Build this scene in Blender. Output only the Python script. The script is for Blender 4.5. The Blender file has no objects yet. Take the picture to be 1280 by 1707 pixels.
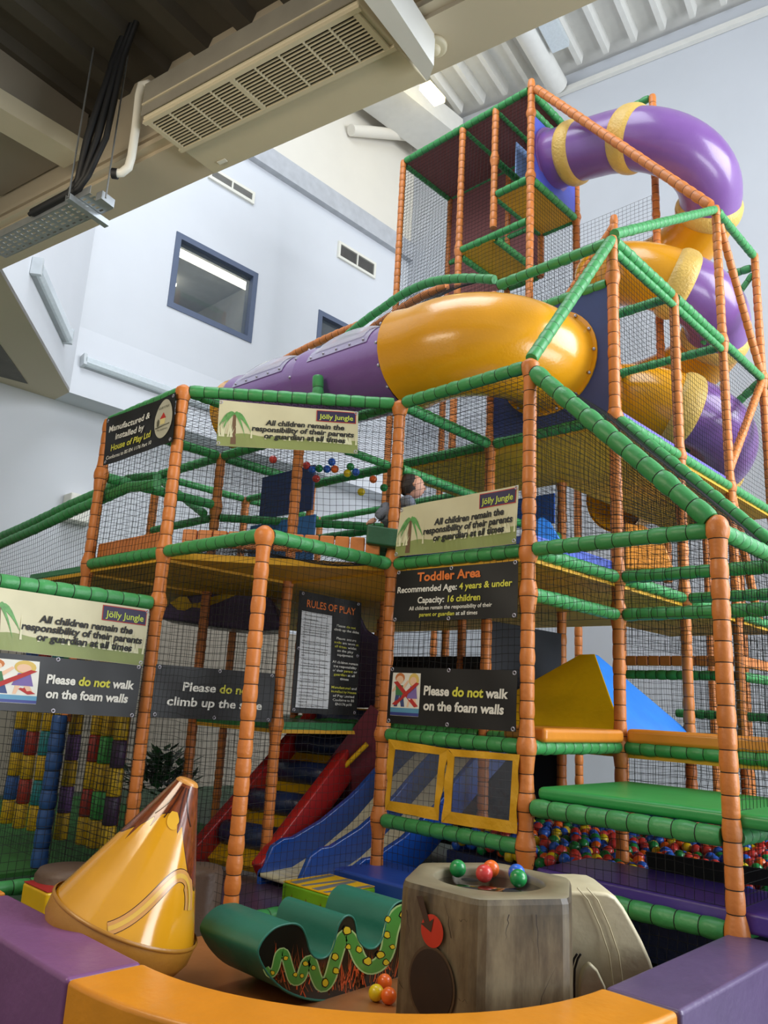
import bpy, bmesh, math, random
from mathutils import Vector as V, Matrix
random.seed(7)
PI = math.pi
scn = bpy.context.scene
COL = scn.collection

# ------------------------------------------------------------------ camera, sky, light, exposure
F_PX = 1307.8
PITCH, ROLL, YAW = math.radians(13.657), math.radians(-3.14), math.radians(134.151)
CAM = V((2.7735, -4.2087, 1.4353))
FW = V((math.cos(PITCH)*math.cos(YAW), math.cos(PITCH)*math.sin(YAW), math.sin(PITCH)))
_r0 = V((math.sin(YAW), -math.cos(YAW), 0)); _u0 = _r0.cross(FW)
RT = math.cos(ROLL)*_r0 - math.sin(ROLL)*_u0
UP = math.sin(ROLL)*_r0 + math.cos(ROLL)*_u0
cd = bpy.data.cameras.new('camera'); cam = bpy.data.objects.new('camera', cd); COL.objects.link(cam)
cd.sensor_fit = 'VERTICAL'; cd.sensor_height = 36.0; cd.lens = F_PX*36.0/1707.0
cd.clip_start = 0.05; cd.clip_end = 200
m = Matrix((RT, UP, -FW)).transposed().to_4x4(); m.translation = CAM
cam.matrix_world = m
scn.camera = cam

w = bpy.data.worlds.new('world'); scn.world = w; w.use_nodes = True
bg = w.node_tree.nodes['Background']; bg.inputs[0].default_value = (0.80, 0.88, 1.0, 1); bg.inputs[1].default_value = 0.40

def area(name, loc, target, sx, sy, power, color):
    ld = bpy.data.lights.new(name, 'AREA'); ld.shape = 'RECTANGLE'; ld.size = sx; ld.size_y = sy
    ld.energy = power; ld.color = color
    o = bpy.data.objects.new(name, ld); COL.objects.link(o); o.location = loc
    o.rotation_euler = (V(target)-V(loc)).to_track_quat('-Z', 'Y').to_euler()
    return o
area('window_daylight', (9.0, 6.0, 8.0), (-1.0, 2.0, 3.5), 7, 7, 1700, (0.88, 0.94, 1.0))
area('rooflight_daylight', (-2.0, -1.0, 13.5), (-3.5, 2.0, 5.0), 6, 6, 620, (0.86, 0.93, 1.0))
area('low_fill_light', (7.5, 2.2, 1.6), (0.0, 1.6, 2.3), 6, 2.6, 430, (0.9, 0.95, 1.0))  # low fill added to brighten the ball pit and deck undersides
area('cafe_ceiling_lamps', (-0.9, -4.6, 4.2), (-0.5, -1.7, 0.3), 2.4, 1.0, 78, (1.0, 0.86, 0.66))
scn.view_settings.view_transform = 'Standard'
scn.view_settings.look = 'None'
scn.view_settings.exposure = 0.15
scn.view_settings.gamma = 1.0
scn.view_settings.use_curve_mapping = False

# ------------------------------------------------------------------ surveying: a sight line met with a real plane of the place
def ray(px, py): return FW + RT*((px-640)/F_PX) + UP*((853.5-py)/F_PX)
def on_x(px, py, x): d = ray(px, py); return CAM + d*((x-CAM.x)/d.x)
def on_y(px, py, y): d = ray(px, py); return CAM + d*((y-CAM.y)/d.y)
def on_z(px, py, z): d = ray(px, py); return CAM + d*((z-CAM.z)/d.z)
def at_d(px, py, dep): return CAM + ray(px, py)*dep
def on_plane(px, py, p, n): d = ray(px, py); n = V(n); return CAM + d*((V(p)-CAM).dot(n)/d.dot(n))

# ------------------------------------------------------------------ materials
def lin(h):
    h = h.lstrip('#'); c = [int(h[i:i+2], 16)/255 for i in (0, 2, 4)]
    return tuple(x/12.92 if x <= .04045 else ((x+.055)/1.055)**2.4 for x in c) + (1,)
MATS = {}
def mat(name, color, rough=.5, metal=0., var=.08, vscale=6., bump=0., bscale=30., coat=0., spec=.5, trans=0., alpha=1., emit=None, estr=0., stretch=None):
    if name in MATS: return MATS[name]
    m = bpy.data.materials.new(name); m.use_nodes = True; nt = m.node_tree; N = nt.nodes; L = nt.links
    b = N['Principled BSDF']; c = lin(color) if isinstance(color, str) else color
    b.inputs['Roughness'].default_value = rough; b.inputs['Metallic'].default_value = metal
    b.inputs['Specular IOR Level'].default_value = spec
    b.inputs['Coat Weight'].default_value = coat; b.inputs['Coat Roughness'].default_value = .12
    b.inputs['Transmission Weight'].default_value = trans; b.inputs['Alpha'].default_value = alpha
    tc = N.new('ShaderNodeTexCoord'); mp = N.new('ShaderNodeMapping'); L.new(tc.outputs['Object'], mp.inputs[0])
    if stretch: mp.inputs['Scale'].default_value = stretch
    nz = N.new('ShaderNodeTexNoise'); nz.inputs['Scale'].default_value = vscale; nz.inputs['Detail'].default_value = 4
    L.new(mp.outputs[0], nz.inputs['Vector'])
    rp = N.new('ShaderNodeValToRGB'); L.new(nz.outputs['Fac'], rp.inputs[0])
    lo = tuple(max(0, x*(1-var)) for x in c[:3])+(1,); hi = tuple(min(1, x*(1+var)) for x in c[:3])+(1,)
    rp.color_ramp.elements[0].position = .3; rp.color_ramp.elements[0].color = lo
    rp.color_ramp.elements[1].position = .7; rp.color_ramp.elements[1].color = hi
    L.new(rp.outputs[0], b.inputs['Base Color'])
    if bump:
        n2 = N.new('ShaderNodeTexNoise'); n2.inputs['Scale'].default_value = bscale; n2.inputs['Detail'].default_value = 3
        L.new(mp.outputs[0], n2.inputs['Vector'])
        bp = N.new('ShaderNodeBump'); bp.inputs['Strength'].default_value = bump; bp.inputs['Distance'].default_value = .02
        L.new(n2.outputs['Fac'], bp.inputs['Height']); L.new(bp.outputs[0], b.inputs['Normal'])
    if emit:
        b.inputs['Emission Color'].default_value = lin(emit); b.inputs['Emission Strength'].default_value = estr
    MATS[name] = m; return m
def vinyl(name, color, rough=.42, bump=.25, bscale=22, coat=0.): return mat(name, color, rough, var=.07, vscale=5, bump=bump, bscale=bscale, coat=coat)
ORANGE = vinyl('orange_pad_vinyl', '#cf7a36'); GREEN = vinyl('green_pad_vinyl', '#3f9350')
TIE = mat('black_tie_cord', '#15130f', .8); NETM = mat('black_net_twine', '#101010', .8)
YELLOW_TUBE = mat('yellow_moulded_plastic', '#e09a12', .25, var=.03, bump=.08, bscale=50, coat=.3)
PURPLE_TUBE = mat('purple_moulded_plastic', '#80579a', .28, var=.04, bump=.06, bscale=50, coat=.3)
TAN_COLLAR = vinyl('tan_collar_vinyl', '#d9b25a', bump=.6, bscale=35)
PURPLE_PAD = vinyl('purple_foam_vinyl', '#7a4c7c', .38, bump=.12)
VIOLET_PAD = vinyl('violet_foam_vinyl', '#5f4d70', .34, bump=.14)
ORANGE_WALL = vinyl('orange_foam_vinyl', '#d98a1e', .36, bump=.12)
BLUE_PAD = vinyl('blue_foam_vinyl', '#23459a', .35, bump=.1)
BRIGHT_BLUE = vinyl('bright_blue_vinyl', '#2f86e8', .35, bump=.08)
YELLOW_PAD = vinyl('yellow_foam_vinyl', '#dcae10', .35, bump=.1)
RED_PAD = vinyl('red_foam_vinyl', '#a82322', .35, bump=.1)
NAVY = mat('navy_panel', '#27386e', .5)
UNDER = mat('deck_underside_yellow_ply', '#dba321', .6, var=.12, vscale=3)
DECKGREEN = vinyl('green_deck_vinyl', '#2c7c45')
WALLW = mat('white_plaster', '#d9dbe0', .9, var=.015, vscale=1.5)
WALLC = mat('cream_plaster', '#e4ded2', .9, var=.02, vscale=1.5)
SOFFIT = mat('beige_soffit_paint', '#cdbfa6', .85, var=.02, vscale=1)
BEAMG = mat('grey_beam_paint', '#9c9282', .85, var=.05, vscale=2)
DARKDECK = mat('dark_metal_deck', '#4f493f', .75, var=.1, vscale=2)
ROOFW = mat('white_roof_sheet', '#dedcd6', .6, var=.03)
STEELG = mat('galvanised_steel', '#b9bfc4', .35, metal=.7, var=.08, vscale=14)
BLACKP = mat('black_rubber', '#191a1d', .6)
WHITEP = mat('white_plastic', '#e9e6da', .4, var=.02)
CREAMP = mat('cream_metal_casing', '#cfc4a8', .5, var=.02)
GREYFRAME = mat('blue_grey_frame', '#5d6880', .5, var=.03)
GLASS = mat('window_glass', '#dfeaf2', .03, var=0, trans=.93, spec=.6)
CLEAR = mat('clear_acrylic', '#d8d4e0', .12, var=0, alpha=.55, spec=.7)

# ------------------------------------------------------------------ mesh building
class MB:
    def __init__(s): s.v = []; s.f = []; s.mi = []; s.sm = []
    def add(s, verts, faces, mi=0, smooth=False):
        o = len(s.v); s.v += [tuple(v) for v in verts]
        for k, f in enumerate(faces):
            s.f.append([i+o for i in f]); s.mi.append(mi[k] if isinstance(mi, list) else mi); s.sm.append(smooth)
    def quad(s, a, b, c, d, mi=0): s.add([a, b, c, d], [(0, 1, 2, 3)], mi)
    def box(s, lo, hi, mi=0, mx=None):
        x0, y0, z0 = lo; x1, y1, z1 = hi
        vs = [V(p) for p in ((x0,y0,z0),(x1,y0,z0),(x1,y1,z0),(x0,y1,z0),(x0,y0,z1),(x1,y0,z1),(x1,y1,z1),(x0,y1,z1))]
        if mx: vs = [mx @ v for v in vs]
        s.add(vs, [(3,2,1,0),(4,5,6,7),(0,1,5,4),(1,2,6,5),(2,3,7,6),(3,0,4,7)], mi)
    def obox(s, a, b, side, up, mi=0):
        """bar from a to b with half-extents given by the vectors side and up"""
        a, b, side, up = V(a), V(b), V(side), V(up)
        vs = [a-side-up, a+side-up, a+side+up, a-side+up, b-side-up, b+side-up, b+side+up, b-side+up]
        s.add(vs, [(3,2,1,0),(4,5,6,7),(0,1,5,4),(1,2,6,5),(2,3,7,6),(3,0,4,7)], mi)
    def prism(s, poly, ext, mi=0, mi_side=None):
        """polygon (list of points) pushed along ext"""
        n = len(poly); ext = V(ext); a = [V(p) for p in poly]
        s.add(a + [p+ext for p in a], [tuple(range(n))[::-1], tuple(range(n, 2*n))], mi)
        s.add(a + [p+ext for p in a], [(i, (i+1) % n, n+(i+1) % n, n+i) for i in range(n)], mi if mi_side is None else mi_side, n > 12)
    def sweep(s, pts, rad, sides=12, mi=0, smooth=True, caps=True, arc=None):
        """tube along pts; rad(i)->radius or a number; mi may be a per-ring list"""
        pts = [V(p) for p in pts]; n = len(pts); t = []
        for i in range(n):
            d = pts[min(i+1, n-1)]-pts[max(i-1, 0)]
            t.append(d.normalized() if d.length > 1e-9 else V((0, 0, 1)))
        a = t[0].cross(V((0, 0, 1)) if abs(t[0].z) < .9 else V((1, 0, 0))).normalized()
        vs = []
        for i in range(n):
            a = (a - t[i]*a.dot(t[i])).normalized(); b = t[i].cross(a)
            r = rad(i) if callable(rad) else rad
            for k in range(sides):
                th = 2*PI*k/sides; vs.append(pts[i]+(a*math.cos(th)+b*math.sin(th))*r)
        fs = []; mm = []
        for i in range(n-1):
            for k in range(sides):
                k2 = (k+1) % sides; fs.append((i*sides+k, i*sides+k2, (i+1)*sides+k2, (i+1)*sides+k)); mm.append(mi[i] if isinstance(mi, list) else mi)
        s.add(vs, fs, mm, smooth)
        if caps:
            c0 = 0 if isinstance(mi, list) else mi
            s.add(vs[:sides], [tuple(range(sides))[::-1]], c0); s.add(vs[-sides:], [tuple(range(sides))], c0)
    def lathe(s, prof, center=(0,0,0), sides=24, mi=0, smooth=True, mx=None):
        vs = []; n = len(prof); c = V(center)
        for (r, z) in prof:
            for k in range(sides):
                th = 2*PI*k/sides; p = V((r*math.cos(th), r*math.sin(th), z)); vs.append(c + (mx @ p if mx else p))
        fs = []
        for i in range(n-1):
            for k in range(sides):
                k2 = (k+1) % sides; fs.append((i*sides+k, i*sides+k2, (i+1)*sides+k2, (i+1)*sides+k))
        s.add(vs, fs, mi, smooth)
    def ball(s, c, r, u=14, vv=10, mi=0, sq=(1,1,1)):
        prof = [(max(r*math.sin(PI*i/vv), 1e-4), -r*math.cos(PI*i/vv)) for i in range(vv+1)]
        s.lathe(prof, c, u, mi, True, Matrix.Diagonal((sq[0], sq[1], sq[2])))
    def build(s, name, mats, parent=None, bevel=0, bseg=2, subd=0, kind=None):
        me = bpy.data.meshes.new(name); me.from_pydata(s.v, [], s.f)
        if not isinstance(mats, (list, tuple)): mats = [mats]
        for m in mats: me.materials.append(m)
        me.polygons.foreach_set('material_index', s.mi); me.polygons.foreach_set('use_smooth', s.sm); me.update()
        bm = bmesh.new(); bm.from_mesh(me)
        if bevel: bmesh.ops.remove_doubles(bm, verts=bm.verts, dist=1e-5)
        bmesh.ops.recalc_face_normals(bm, faces=bm.faces); bm.to_mesh(me); bm.free()
        o = bpy.data.objects.new(name, me); COL.objects.link(o)
        if parent: o.parent = parent
        if bevel:
            md = o.modifiers.new('bevel', 'BEVEL'); md.width = bevel; md.segments = bseg; md.limit_method = 'ANGLE'; md.angle_limit = .6
            for p in me.polygons: p.use_smooth = True
            try: md.harden_normals = True
            except Exception: pass
        if subd:
            md = o.modifiers.new('subd', 'SUBSURF'); md.levels = subd; md.render_levels = subd
        if kind: o['kind'] = kind
        return o
def tag(o, label, cat, group=None, kind=None):
    o['label'] = label; o['category'] = cat
    if group: o['group'] = group
    if kind: o['kind'] = kind
    return o
def thing(name, label, cat, group=None):
    o = bpy.data.objects.new(name, None); COL.objects.link(o); o.empty_display_size = .1
    return tag(o, label, cat, group)
def struct(name, mb, m, **k):
    return mb.build(name, m, kind='structure', **k)

# ------------------------------------------------------------------ padded posts and rails
def resample(pts, step):
    pts = [V(p) for p in pts]; d = [0]
    for a, b in zip(pts, pts[1:]): d.append(d[-1]+(b-a).length)
    n = max(1, round(d[-1]/step)); out = []
    def at(s):
        for i in range(len(pts)-1):
            if s <= d[i+1] or i == len(pts)-2:
                return pts[i].lerp(pts[i+1], (s-d[i])/max(d[i+1]-d[i], 1e-9))
    return n, d[-1], at
def padded(name, pts, r, m, parent, seg=None, swells=(), sides=12, dome=False):
    n, Lg, at = resample(pts, seg or max(.1, r*2.4)); P = []; R = []; MI = []
    for i in range(n):
        k = 1+random.uniform(-.05, .06); j = random.uniform(-.12, .12)
        for t, f in ((.0, .93), (.05, .935), (.1, .985), (.3, 1.02), (.6+j*.3, 1.025), (.9, .985)):
            P.append(Lg*(i+t)/n); R.append(r*f*(k if .2 < t < .8 else 1)); MI.append(1 if t < .04 else 0)
    P.append(Lg); R.append(r*.9); MI.append(0)
    for s, amt in swells:
        for i in range(len(P)): R[i] += r*amt*math.exp(-((P[i]-s)/.065)**2)
    if dome:
        P += [Lg+r*.35, Lg+r*.6, Lg+r*.7]; R += [r*.85, r*.5, r*.05]; MI += [0, 0, 0]
        dirv = (V(pts[-1])-V(pts[-2])).normalized()
    Q = []
    for s in P:
        Q.append(at(s) if s <= Lg+1e-6 else V(pts[-1])+dirv*(s-Lg))
    mb = MB(); mb.sweep(Q, lambda i: R[i], sides, MI)
    return mb.build(name, [m, TIE], parent)
RP = .045; RB = .046
def post(parent, x, y, z0, z1, wraps=(), r=RP, m=None, dome=True):
    return padded('post', [(x, y, z0), (x, y, z1)], r, m or ORANGE, parent, swells=[(z-z0, .42) for z in wraps], dome=dome)
def rail(parent, a, b, r=RB, m=None, cut=.05, mids=None):
    a, b = V(a), V(b); d = (b-a).normalized()
    pts = [a+d*cut]+[V(q) for q in (mids or [])]+[b-d*cut]
    return padded('thin_rail' if r < .042 else 'rail', pts, r, m or GREEN, parent)  # slim rails get their own name, whatever their height

# ------------------------------------------------------------------ nets: every strand is a thin cord
def net(parent, a, b, c, d, cell=.05, th=.0017, sag=.012, seed=0, name='net', diamond=False):
    """a-b bottom edge, d-c top edge"""
    a, b, c, d = V(a), V(b), V(c), V(d); rnd = random.Random(seed+int(a.x*97+a.y*31+c.z*13))
    nrm = (b-a).cross(d-a)
    if nrm.length < 1e-6: nrm = (c-b).cross(d-a)
    nrm.normalize()
    W = max((b-a).length, (c-d).length); H = max((d-a).length, (c-b).length)
    nu = max(2, round(W/cell)); nv = max(2, round(H/cell))
    ph = [rnd.uniform(0, 6.28) for _ in range(8)]
    du = (b-a) if (b-a).length > (c-d).length else (c-d); du = du.normalized()
    dv = (d-a) if (d-a).length > (c-b).length else (c-b); dv = dv.normalized()
    def P(u, v):
        p = a.lerp(b, u).lerp(d.lerp(c, u), v)
        e = 16*u*(1-u)*v*(1-v)
        off = nrm*(sag*e*(1.2*math.sin(2.2*u+ph[0])+math.sin(5*u+3*v+ph[1])+.6*math.sin(9*v+ph[2])))
        off += dv*(.010*math.sin(7*u+ph[3]+2*v)+.006*math.sin(23*u+ph[4]))*e
        off += du*(.010*math.sin(6*v+ph[5]+3*u)+.006*math.sin(19*v+ph[6]))*e
        return p+off
    mb = MB(); st = max(4, nv//2); su = max(4, nu//2)
    def strand(q):
        mb.sweep(q, th, 3, 0, False, False)
    if diamond:
        n = nu+nv
        for k in range(1, n):
            for sgn in (0, 1):
                q = []
                steps = max(3, (nu+nv)//6)
                for i in range(steps+1):
                    # line u*nu + v*nv = k  (or mirrored)
                    lo = max(0, k-nv); hi = min(nu, k)
                    uu = lo+(hi-lo)*i/steps; vv = k-uu
                    q.append(P((uu/nu) if sgn == 0 else 1-uu/nu, vv/nv))
                if (q[0]-q[-1]).length > .03: strand(q)
    else:
        for i in range(nu+1): strand([P(i/nu, j/st) for j in range(st+1)])
        for j in range(nv+1): strand([P(i/su, j/nv) for i in range(su+1)])
    return mb.build(name, NETM, parent)
def deck(parent, x0, x1, y0, y1, z, m_top=None, t=.07, name='deck'):
    mb = MB(); mb.box((x0, y0, z-t), (x1, y1, z-t+.03), 0); mb.box((x0+.01, y0+.01, z-t+.03), (x1-.01, y1-.01, z+.02), 1)
    return mb.build(name, [UNDER, m_top or DECKGREEN], parent)
# ------------------------------------------------------------------ the room
D1 = V((.985, .173, 0)).normalized(); D2 = V((-D1.y, D1.x, 0)); Z = V((0, 0, 1))
# floor
b = MB(); b.box((-10, -9, -.1), (9, 11, 0)); struct('floor', b, vinyl('dark_green_floor_vinyl', '#2c4a34', .5))
b = MB(); b.box((1.7, -9, 0), (9, -2.9, .012)); struct('floor_cafe', b, mat('cafe_floor_boards', '#b9a07c', .5))
b = MB(); b.box((-10, -5.4, 0), (0.4, -5.2, 9)); b.box((0.3, -9, 0), (0.5, -5.2, 9)); struct('wall_near', b, WALLC)
# right wall, behind the spiral slide
RW = V((-3.0, 8.2, 0))
def on_rw(px, py): return on_plane(px, py, RW, D2)
ZR = on_rw(1180, 37).z
b = MB(); b.obox(RW-D1*7.5+Z*ZR/2, RW+D1*12+Z*ZR/2, D2*.1, Z*ZR/2)
for o_ in (b,): struct('wall_right', o_, mat('grey_white_plaster', '#c9ccd2', .9, var=.015, vscale=1.5))
b = MB(); b.obox(RW-D1*7.4-D2*.16+Z*(ZR-.42), RW+D1*12-D2*.16+Z*(ZR-.42), D2*.05, Z*.06); struct('trim_1', b, ROOFW)
# window wall x = -8 with a real opening for each window
XW = -8.0
ZC = on_x(123, 540, XW).z; ZL = on_x(105, 660, XW).z; YC = on_x(123, 540, XW).y
W1 = (on_x(278, 510, XW), on_x(430, 455, XW)); W2 = (on_x(527, 572, XW), on_x(640, 560, XW))
w1 = (W1[0].y, W1[1].y, W1[0].z, on_x(295, 386, XW).z)
w2y = on_x(531, 516, XW); w2 = (w2y.y, w2y.y+1.7, w2y.z-1.35, w2y.z)
YE = 10.2
def wall_with_holes(name, y0, y1, z0, z1, holes, m):
    b = MB(); ys = sorted({y0, y1, *[h[0] for h in holes], *[h[1] for h in holes]}); zs = sorted({z0, z1, *[h[2] for h in holes], *[h[3] for h in holes]})
    for i in range(len(ys)-1):
        for j in range(len(zs)-1):
            cy, cz = (ys[i]+ys[i+1])/2, (zs[j]+zs[j+1])/2
            if any(h[0] < cy < h[1] and h[2] < cz < h[3] for h in holes): continue
            b.box((XW-.25, ys[i], zs[j]), (XW, ys[i+1], zs[j+1]))
    struct(name, b, m)
wall_with_holes('wall_left', YC, YE, ZC, ZR, [w1, w2], WALLW)
b = MB(); b.quad((XW, YC, ZC), (XW, YE, ZC), (XW+.22, YE, ZL), (XW+.22, YC, ZL)); b.quad((XW+.22, YC, ZL), (XW+.22, YE, ZL), (XW-.3, YE, ZL), (XW-.3, YC, ZL))
struct('wall_left_apron', b, WALLW)
b = MB(); b.box((XW-.35, -9, 2.55), (XW-.25, YE, ZL)); struct('wall_left_lower', b, WALLW)
b = MB(); b.box((XW-.35, -9, 0), (XW-.24, YE, 2.55)); struct('trim_lower_shade', b, mat('beige_lower_wall_shade', '#a59b8c', .85, var=.04))  # beige lower wall, its colour darkened to stand for shade under the decks
# splayed wall that carries the tilted lamp
PA = V((XW+.22, YC, ZL)); PB = on_z(3, 457, ZL); dS = (PB-PA).normalized(); PB2 = PA+dS*7
b = MB(); b.quad(PA, PB2, PB2+Z*5, PA+Z*5); struct('wall_splay', b, WALLW)
nS = dS.cross(Z).normalized()
b = MB(); b.prism([PA, PB2, PB2+V((-6, -3, 0)), (XW-.3, -9, ZL), (XW-.3, YC, ZL)], (0, 0, .05)); struct('ceiling_landing', b, SOFFIT)
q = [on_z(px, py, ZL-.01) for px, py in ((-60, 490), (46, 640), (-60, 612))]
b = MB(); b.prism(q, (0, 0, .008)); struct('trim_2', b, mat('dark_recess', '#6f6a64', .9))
# ledge between the two storeys of the window wall
ya, za = on_x(455, 258, XW).y, on_x(455, 258, XW).z
b = MB(); b.box((XW, YC, za-.42), (XW+.14, YE, za)); struct('trim_3', b, mat('grey_ledge_paint', '#b9bbc0', .8))
b = MB(); b.box((XW-.02, YC, za+.01), (XW+.05, YE, ZR)); struct('wall_left_upper', b, WALLC)
# windows
ROOMW = mat('back_room_wall', '#8f9094', .9)
LAMPE = mat('lit_tube', '#fff4d8', .5, emit='#fff1d0', estr=7)
for k, (h, lit) in enumerate(((w1, True), (w2, False))):
    b = MB(); t = .1
    b.box((XW-.2, h[0], h[2]), (XW+.02, h[0]+t, h[3])); b.box((XW-.2, h[1]-t, h[2]), (XW+.02, h[1], h[3]))
    b.box((XW-.2, h[0]+t, h[2]), (XW+.02, h[1]-t, h[2]+t)); b.box((XW-.2, h[0]+t, h[3]-t), (XW+.02, h[1]-t, h[3]))
    win = struct('window_%d' % (k+1), b, GREYFRAME)
    b = MB(); b.box((XW-.1, h[0]+t, h[2]+t), (XW-.085, h[1]-t, h[3]-t)); b.build('pane', GLASS, win)
    # the room beyond: five inner faces
    b = MB(); x0, x1, y0, y1, z0, z1 = XW-3.2, XW-.26, h[0]-.9, h[1]+.9, h[2]-.8, h[3]+.5
    b.quad((x0,y0,z0),(x0,y1,z0),(x0,y1,z1),(x0,y0,z1)); b.quad((x0,y0,z0),(x1,y0,z0),(x1,y0,z1),(x0,y0,z1)); b.quad((x0,y1,z0),(x1,y1,z0),(x1,y1,z1),(x0,y1,z1))
    b.quad((x0,y0,z1),(x1,y0,z1),(x1,y1,z1),(x0,y1,z1)); b.quad((x0,y0,z0),(x1,y0,z0),(x1,y1,z0),(x0,y1,z0))
    struct('wall_room_behind_window_%d' % (k+1), b, ROOMW)
    if lit:
        b = MB(); b.box((XW-1.0, h[0]-.1, h[3]+.22), (XW-.86, h[1]+.5, h[3]+.3)); L_ = b.build('strip_light', LAMPE)
        tag(L_, 'lit strip light on the ceiling of the room behind the large upper window', 'light')
        b = MB(); b.box((XW-2.9, h[1]-.55, h[3]+.3), (XW-2.1, h[1]-.43, h[3]+.36)); L_ = b.build('strip_light', LAMPE)
        tag(L_, 'short far strip light seen low in the right corner of the upper window', 'light')
# wall vents
VENTD = mat('vent_mesh_dark', '#4d4b48', .8)
def vent(tl, br, label):
    a, c = on_x(*tl, XW), on_x(*br, XW); y0, y1, z0, z1 = a.y, c.y, c.z, a.z
    t = thing('wall_vent', label, 'vent'); t.location = (XW, (y0+y1)/2, z0)
    inv = -V(t.location); f = .055; b = MB(); ym = (y0+y1)/2
    for lo, hi in (((y0, z0), (y1, z0+f)), ((y0, z1-f), (y1, z1)), ((y0, z0+f), (y0+f, z1-f)), ((y1-f, z0+f), (y1, z1-f)), ((ym-.015, z0+f), (ym+.015, z1-f))):
        b.box(V((XW, lo[0], lo[1]))+inv, V((XW+.05, hi[0], hi[1]))+inv)
    b.build('frame', WHITEP, t)
    b = MB(); b.box(V((XW-.005, y0+f, z0+f))+inv, V((XW+.01, y1-f, z1-f))+inv); b.build('backing', VENTD, t)
    b = MB(); n = 11
    for i in range(n):
        zz = z0+f+(z1-z0-2*f)*(i+.5)/n; b.obox(V((XW+.025, y0+f, zz))+inv, V((XW+.025, y1-f, zz))+inv, (.012, 0, -.008), (.002, 0, .003))
    b.build('louvres', mat('vent_slat_grey', '#8b8984', .6), t)
vent((563, 402), (623, 466), 'white framed two-panel louvre vent on the window wall, right of the large window')
vent((348, 277), (421, 342), 'white framed louvre vent partly behind the beige soffit, above the large window')
# fluorescent battens with clear diffusers
DIFF = mat('frosted_diffuser', '#d3dbe0', .2, var=.05, vscale=30, coat=.4)
def batten(name, a, b_, n, w, label, lit=False):
    a, b_, n = V(a), V(b_), V(n).normalized(); t = thing(name, label, 'light'); t.location = (a+b_)/2
    d = (b_-a).normalized(); s = d.cross(n).normalized(); o = -V(t.location)
    m = MB(); m.obox(a+o+n*.03, b_+o+n*.03, s*w*.5, n*.03); m.build('tray', mat('batten_tray_grey', '#a8adb0', .5), t)
    m = MB(); prof = [(-.5, .05), (-.46, .09), (-.25, .125), (.25, .125), (.46, .09), (.5, .05)]
    m.prism([a+o+s*w*x+n*y for x, y in prof], b_-a); m.build('diffuser', LAMPE if lit else DIFF, t, bevel=.008)
    for e in (a, b_):
        m = MB(); m.obox(e+o-d*.03, e+o+d*.03, s*w*.52, n*.001); m.obox(e+o+n*.065-d*.025, e+o+n*.065+d*.025, s*w*.53, n*.06); m.build('end_cap', mat('batten_cap', '#c8cdd0', .4), t, bevel=.015)
def on_ap(px, py): return on_plane(px, py, (XW+.11, 0, (ZC+ZL)/2), V((1, 0, .22/(ZC-ZL))))
batten('fluorescent_batten', on_ap(136, 604), on_ap(376, 690), V((1, 0, .2)), .17, 'long fluorescent batten on the sloping band beneath the large window')
def on_sp(px, py): return on_plane(px, py, PA, nS)
nn = nS if nS.dot(CAM-PA) > 0 else -nS
batten('fluorescent_batten', on_sp(52, 443), on_sp(106, 560), nn, .2, 'steeply angled fluorescent batten on the splayed wall at the far left')
b = MB(); p = on_x(118, 838, XW-.25); b.box((p.x-.0, p.y-.12, p.z-.3), (p.x+.25, p.y+.3, p.z+.1)); o = b.build('alarm_sounder', WHITEP, bevel=.02)
tag(o, 'small pale box on the left wall just above the green sloping rails', 'box')

# roof of white profiled sheet
b = MB(); mid = RW+Z*(ZR+.2)
b.obox(mid-D1*8-D2*14, mid-D1*8+D2*.3, D1*.01, Z*.03)
b.obox(mid-D1*7+D1*9-D2*13, mid-D1*7+D1*9+D2*.3, D1*11, Z*.03)
j0, j1 = on_rw(742, 207), on_rw(852, 163); sp = (j1-j0).dot(D1)/3.0
roof = struct('ceiling', b, ROOFW)
b = MB()
for k in range(-6, 26):
    c = j0+D1*sp*k; c.z = ZR+.2
    poly = [c+D1*x*sp+Z*z for x, z in ((-.17, -.02), (-.09, -.26), (.09, -.26), (.17, -.02))]
    b.prism([p+D2*(-13.0) for p in poly], D2*(13.0-.3))
struct('ceiling_ribs', b, ROOFW)
def rib_box(name, px, py, px2, py2, wd, hg, zoff, m, label, cat, rnd=False):
    a = on_z(px, py, ZR+zoff); c = on_z(px2, py2, ZR+zoff); t = MB()
    if rnd: t.sweep([a, c], wd/2, 16)
    else: t.obox(a, c, D1*wd/2, Z*hg/2)
    return tag(t.build(name, m), label, cat)
rib_box('roof_tube_beam', 870, 40, 929, 143, .42, .42, -.32, ROOFW, 'white round steel beam along the roof sheet above the tower', 'beam', True)
rib_box('roof_edge_beam', 600, 120, 738, 228, 1.0, .5, -.5, ROOFW, 'wide white steel beam at the left edge of the roof, behind the lit lamp', 'beam')
o = rib_box('roof_strip_lamp', 708, 142, 733, 170, .24, .12, -1.1, mat('warm_lit_lamp', '#fff0c0', .5, emit='#ffe9a0', estr=9), 'lit warm fluorescent lamp hanging at the end of the white box beam', 'light')
rib_box('roof_batten_lamp', 905, 20, 935, 78, .34, .14, -.35, DIFF, 'unlit batten lamp under the white roof sheet beside the round beam', 'light')
a, c = on_x(560, 216, XW+.5), on_rw(716, 229)
t = MB(); t.sweep([on_x(585, 217, XW+.2), on_x(716, 229, XW+.4)], .12, 16); tag(t.build('roof_tie_beam', WALLC), 'round cream tie beam high in the corner left of the tower', 'beam')
t = MB(); a = on_rw(1160, 38); t.sweep([on_rw(1140, 10)-D2*.5, on_rw(1178, 22)-D2*.4, on_rw(1200, 4)-D2*.4], .05, 8); tag(t.build('conduit', ROOFW), 'white bent conduit under the roof sheet at the upper right', 'pipe')

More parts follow.
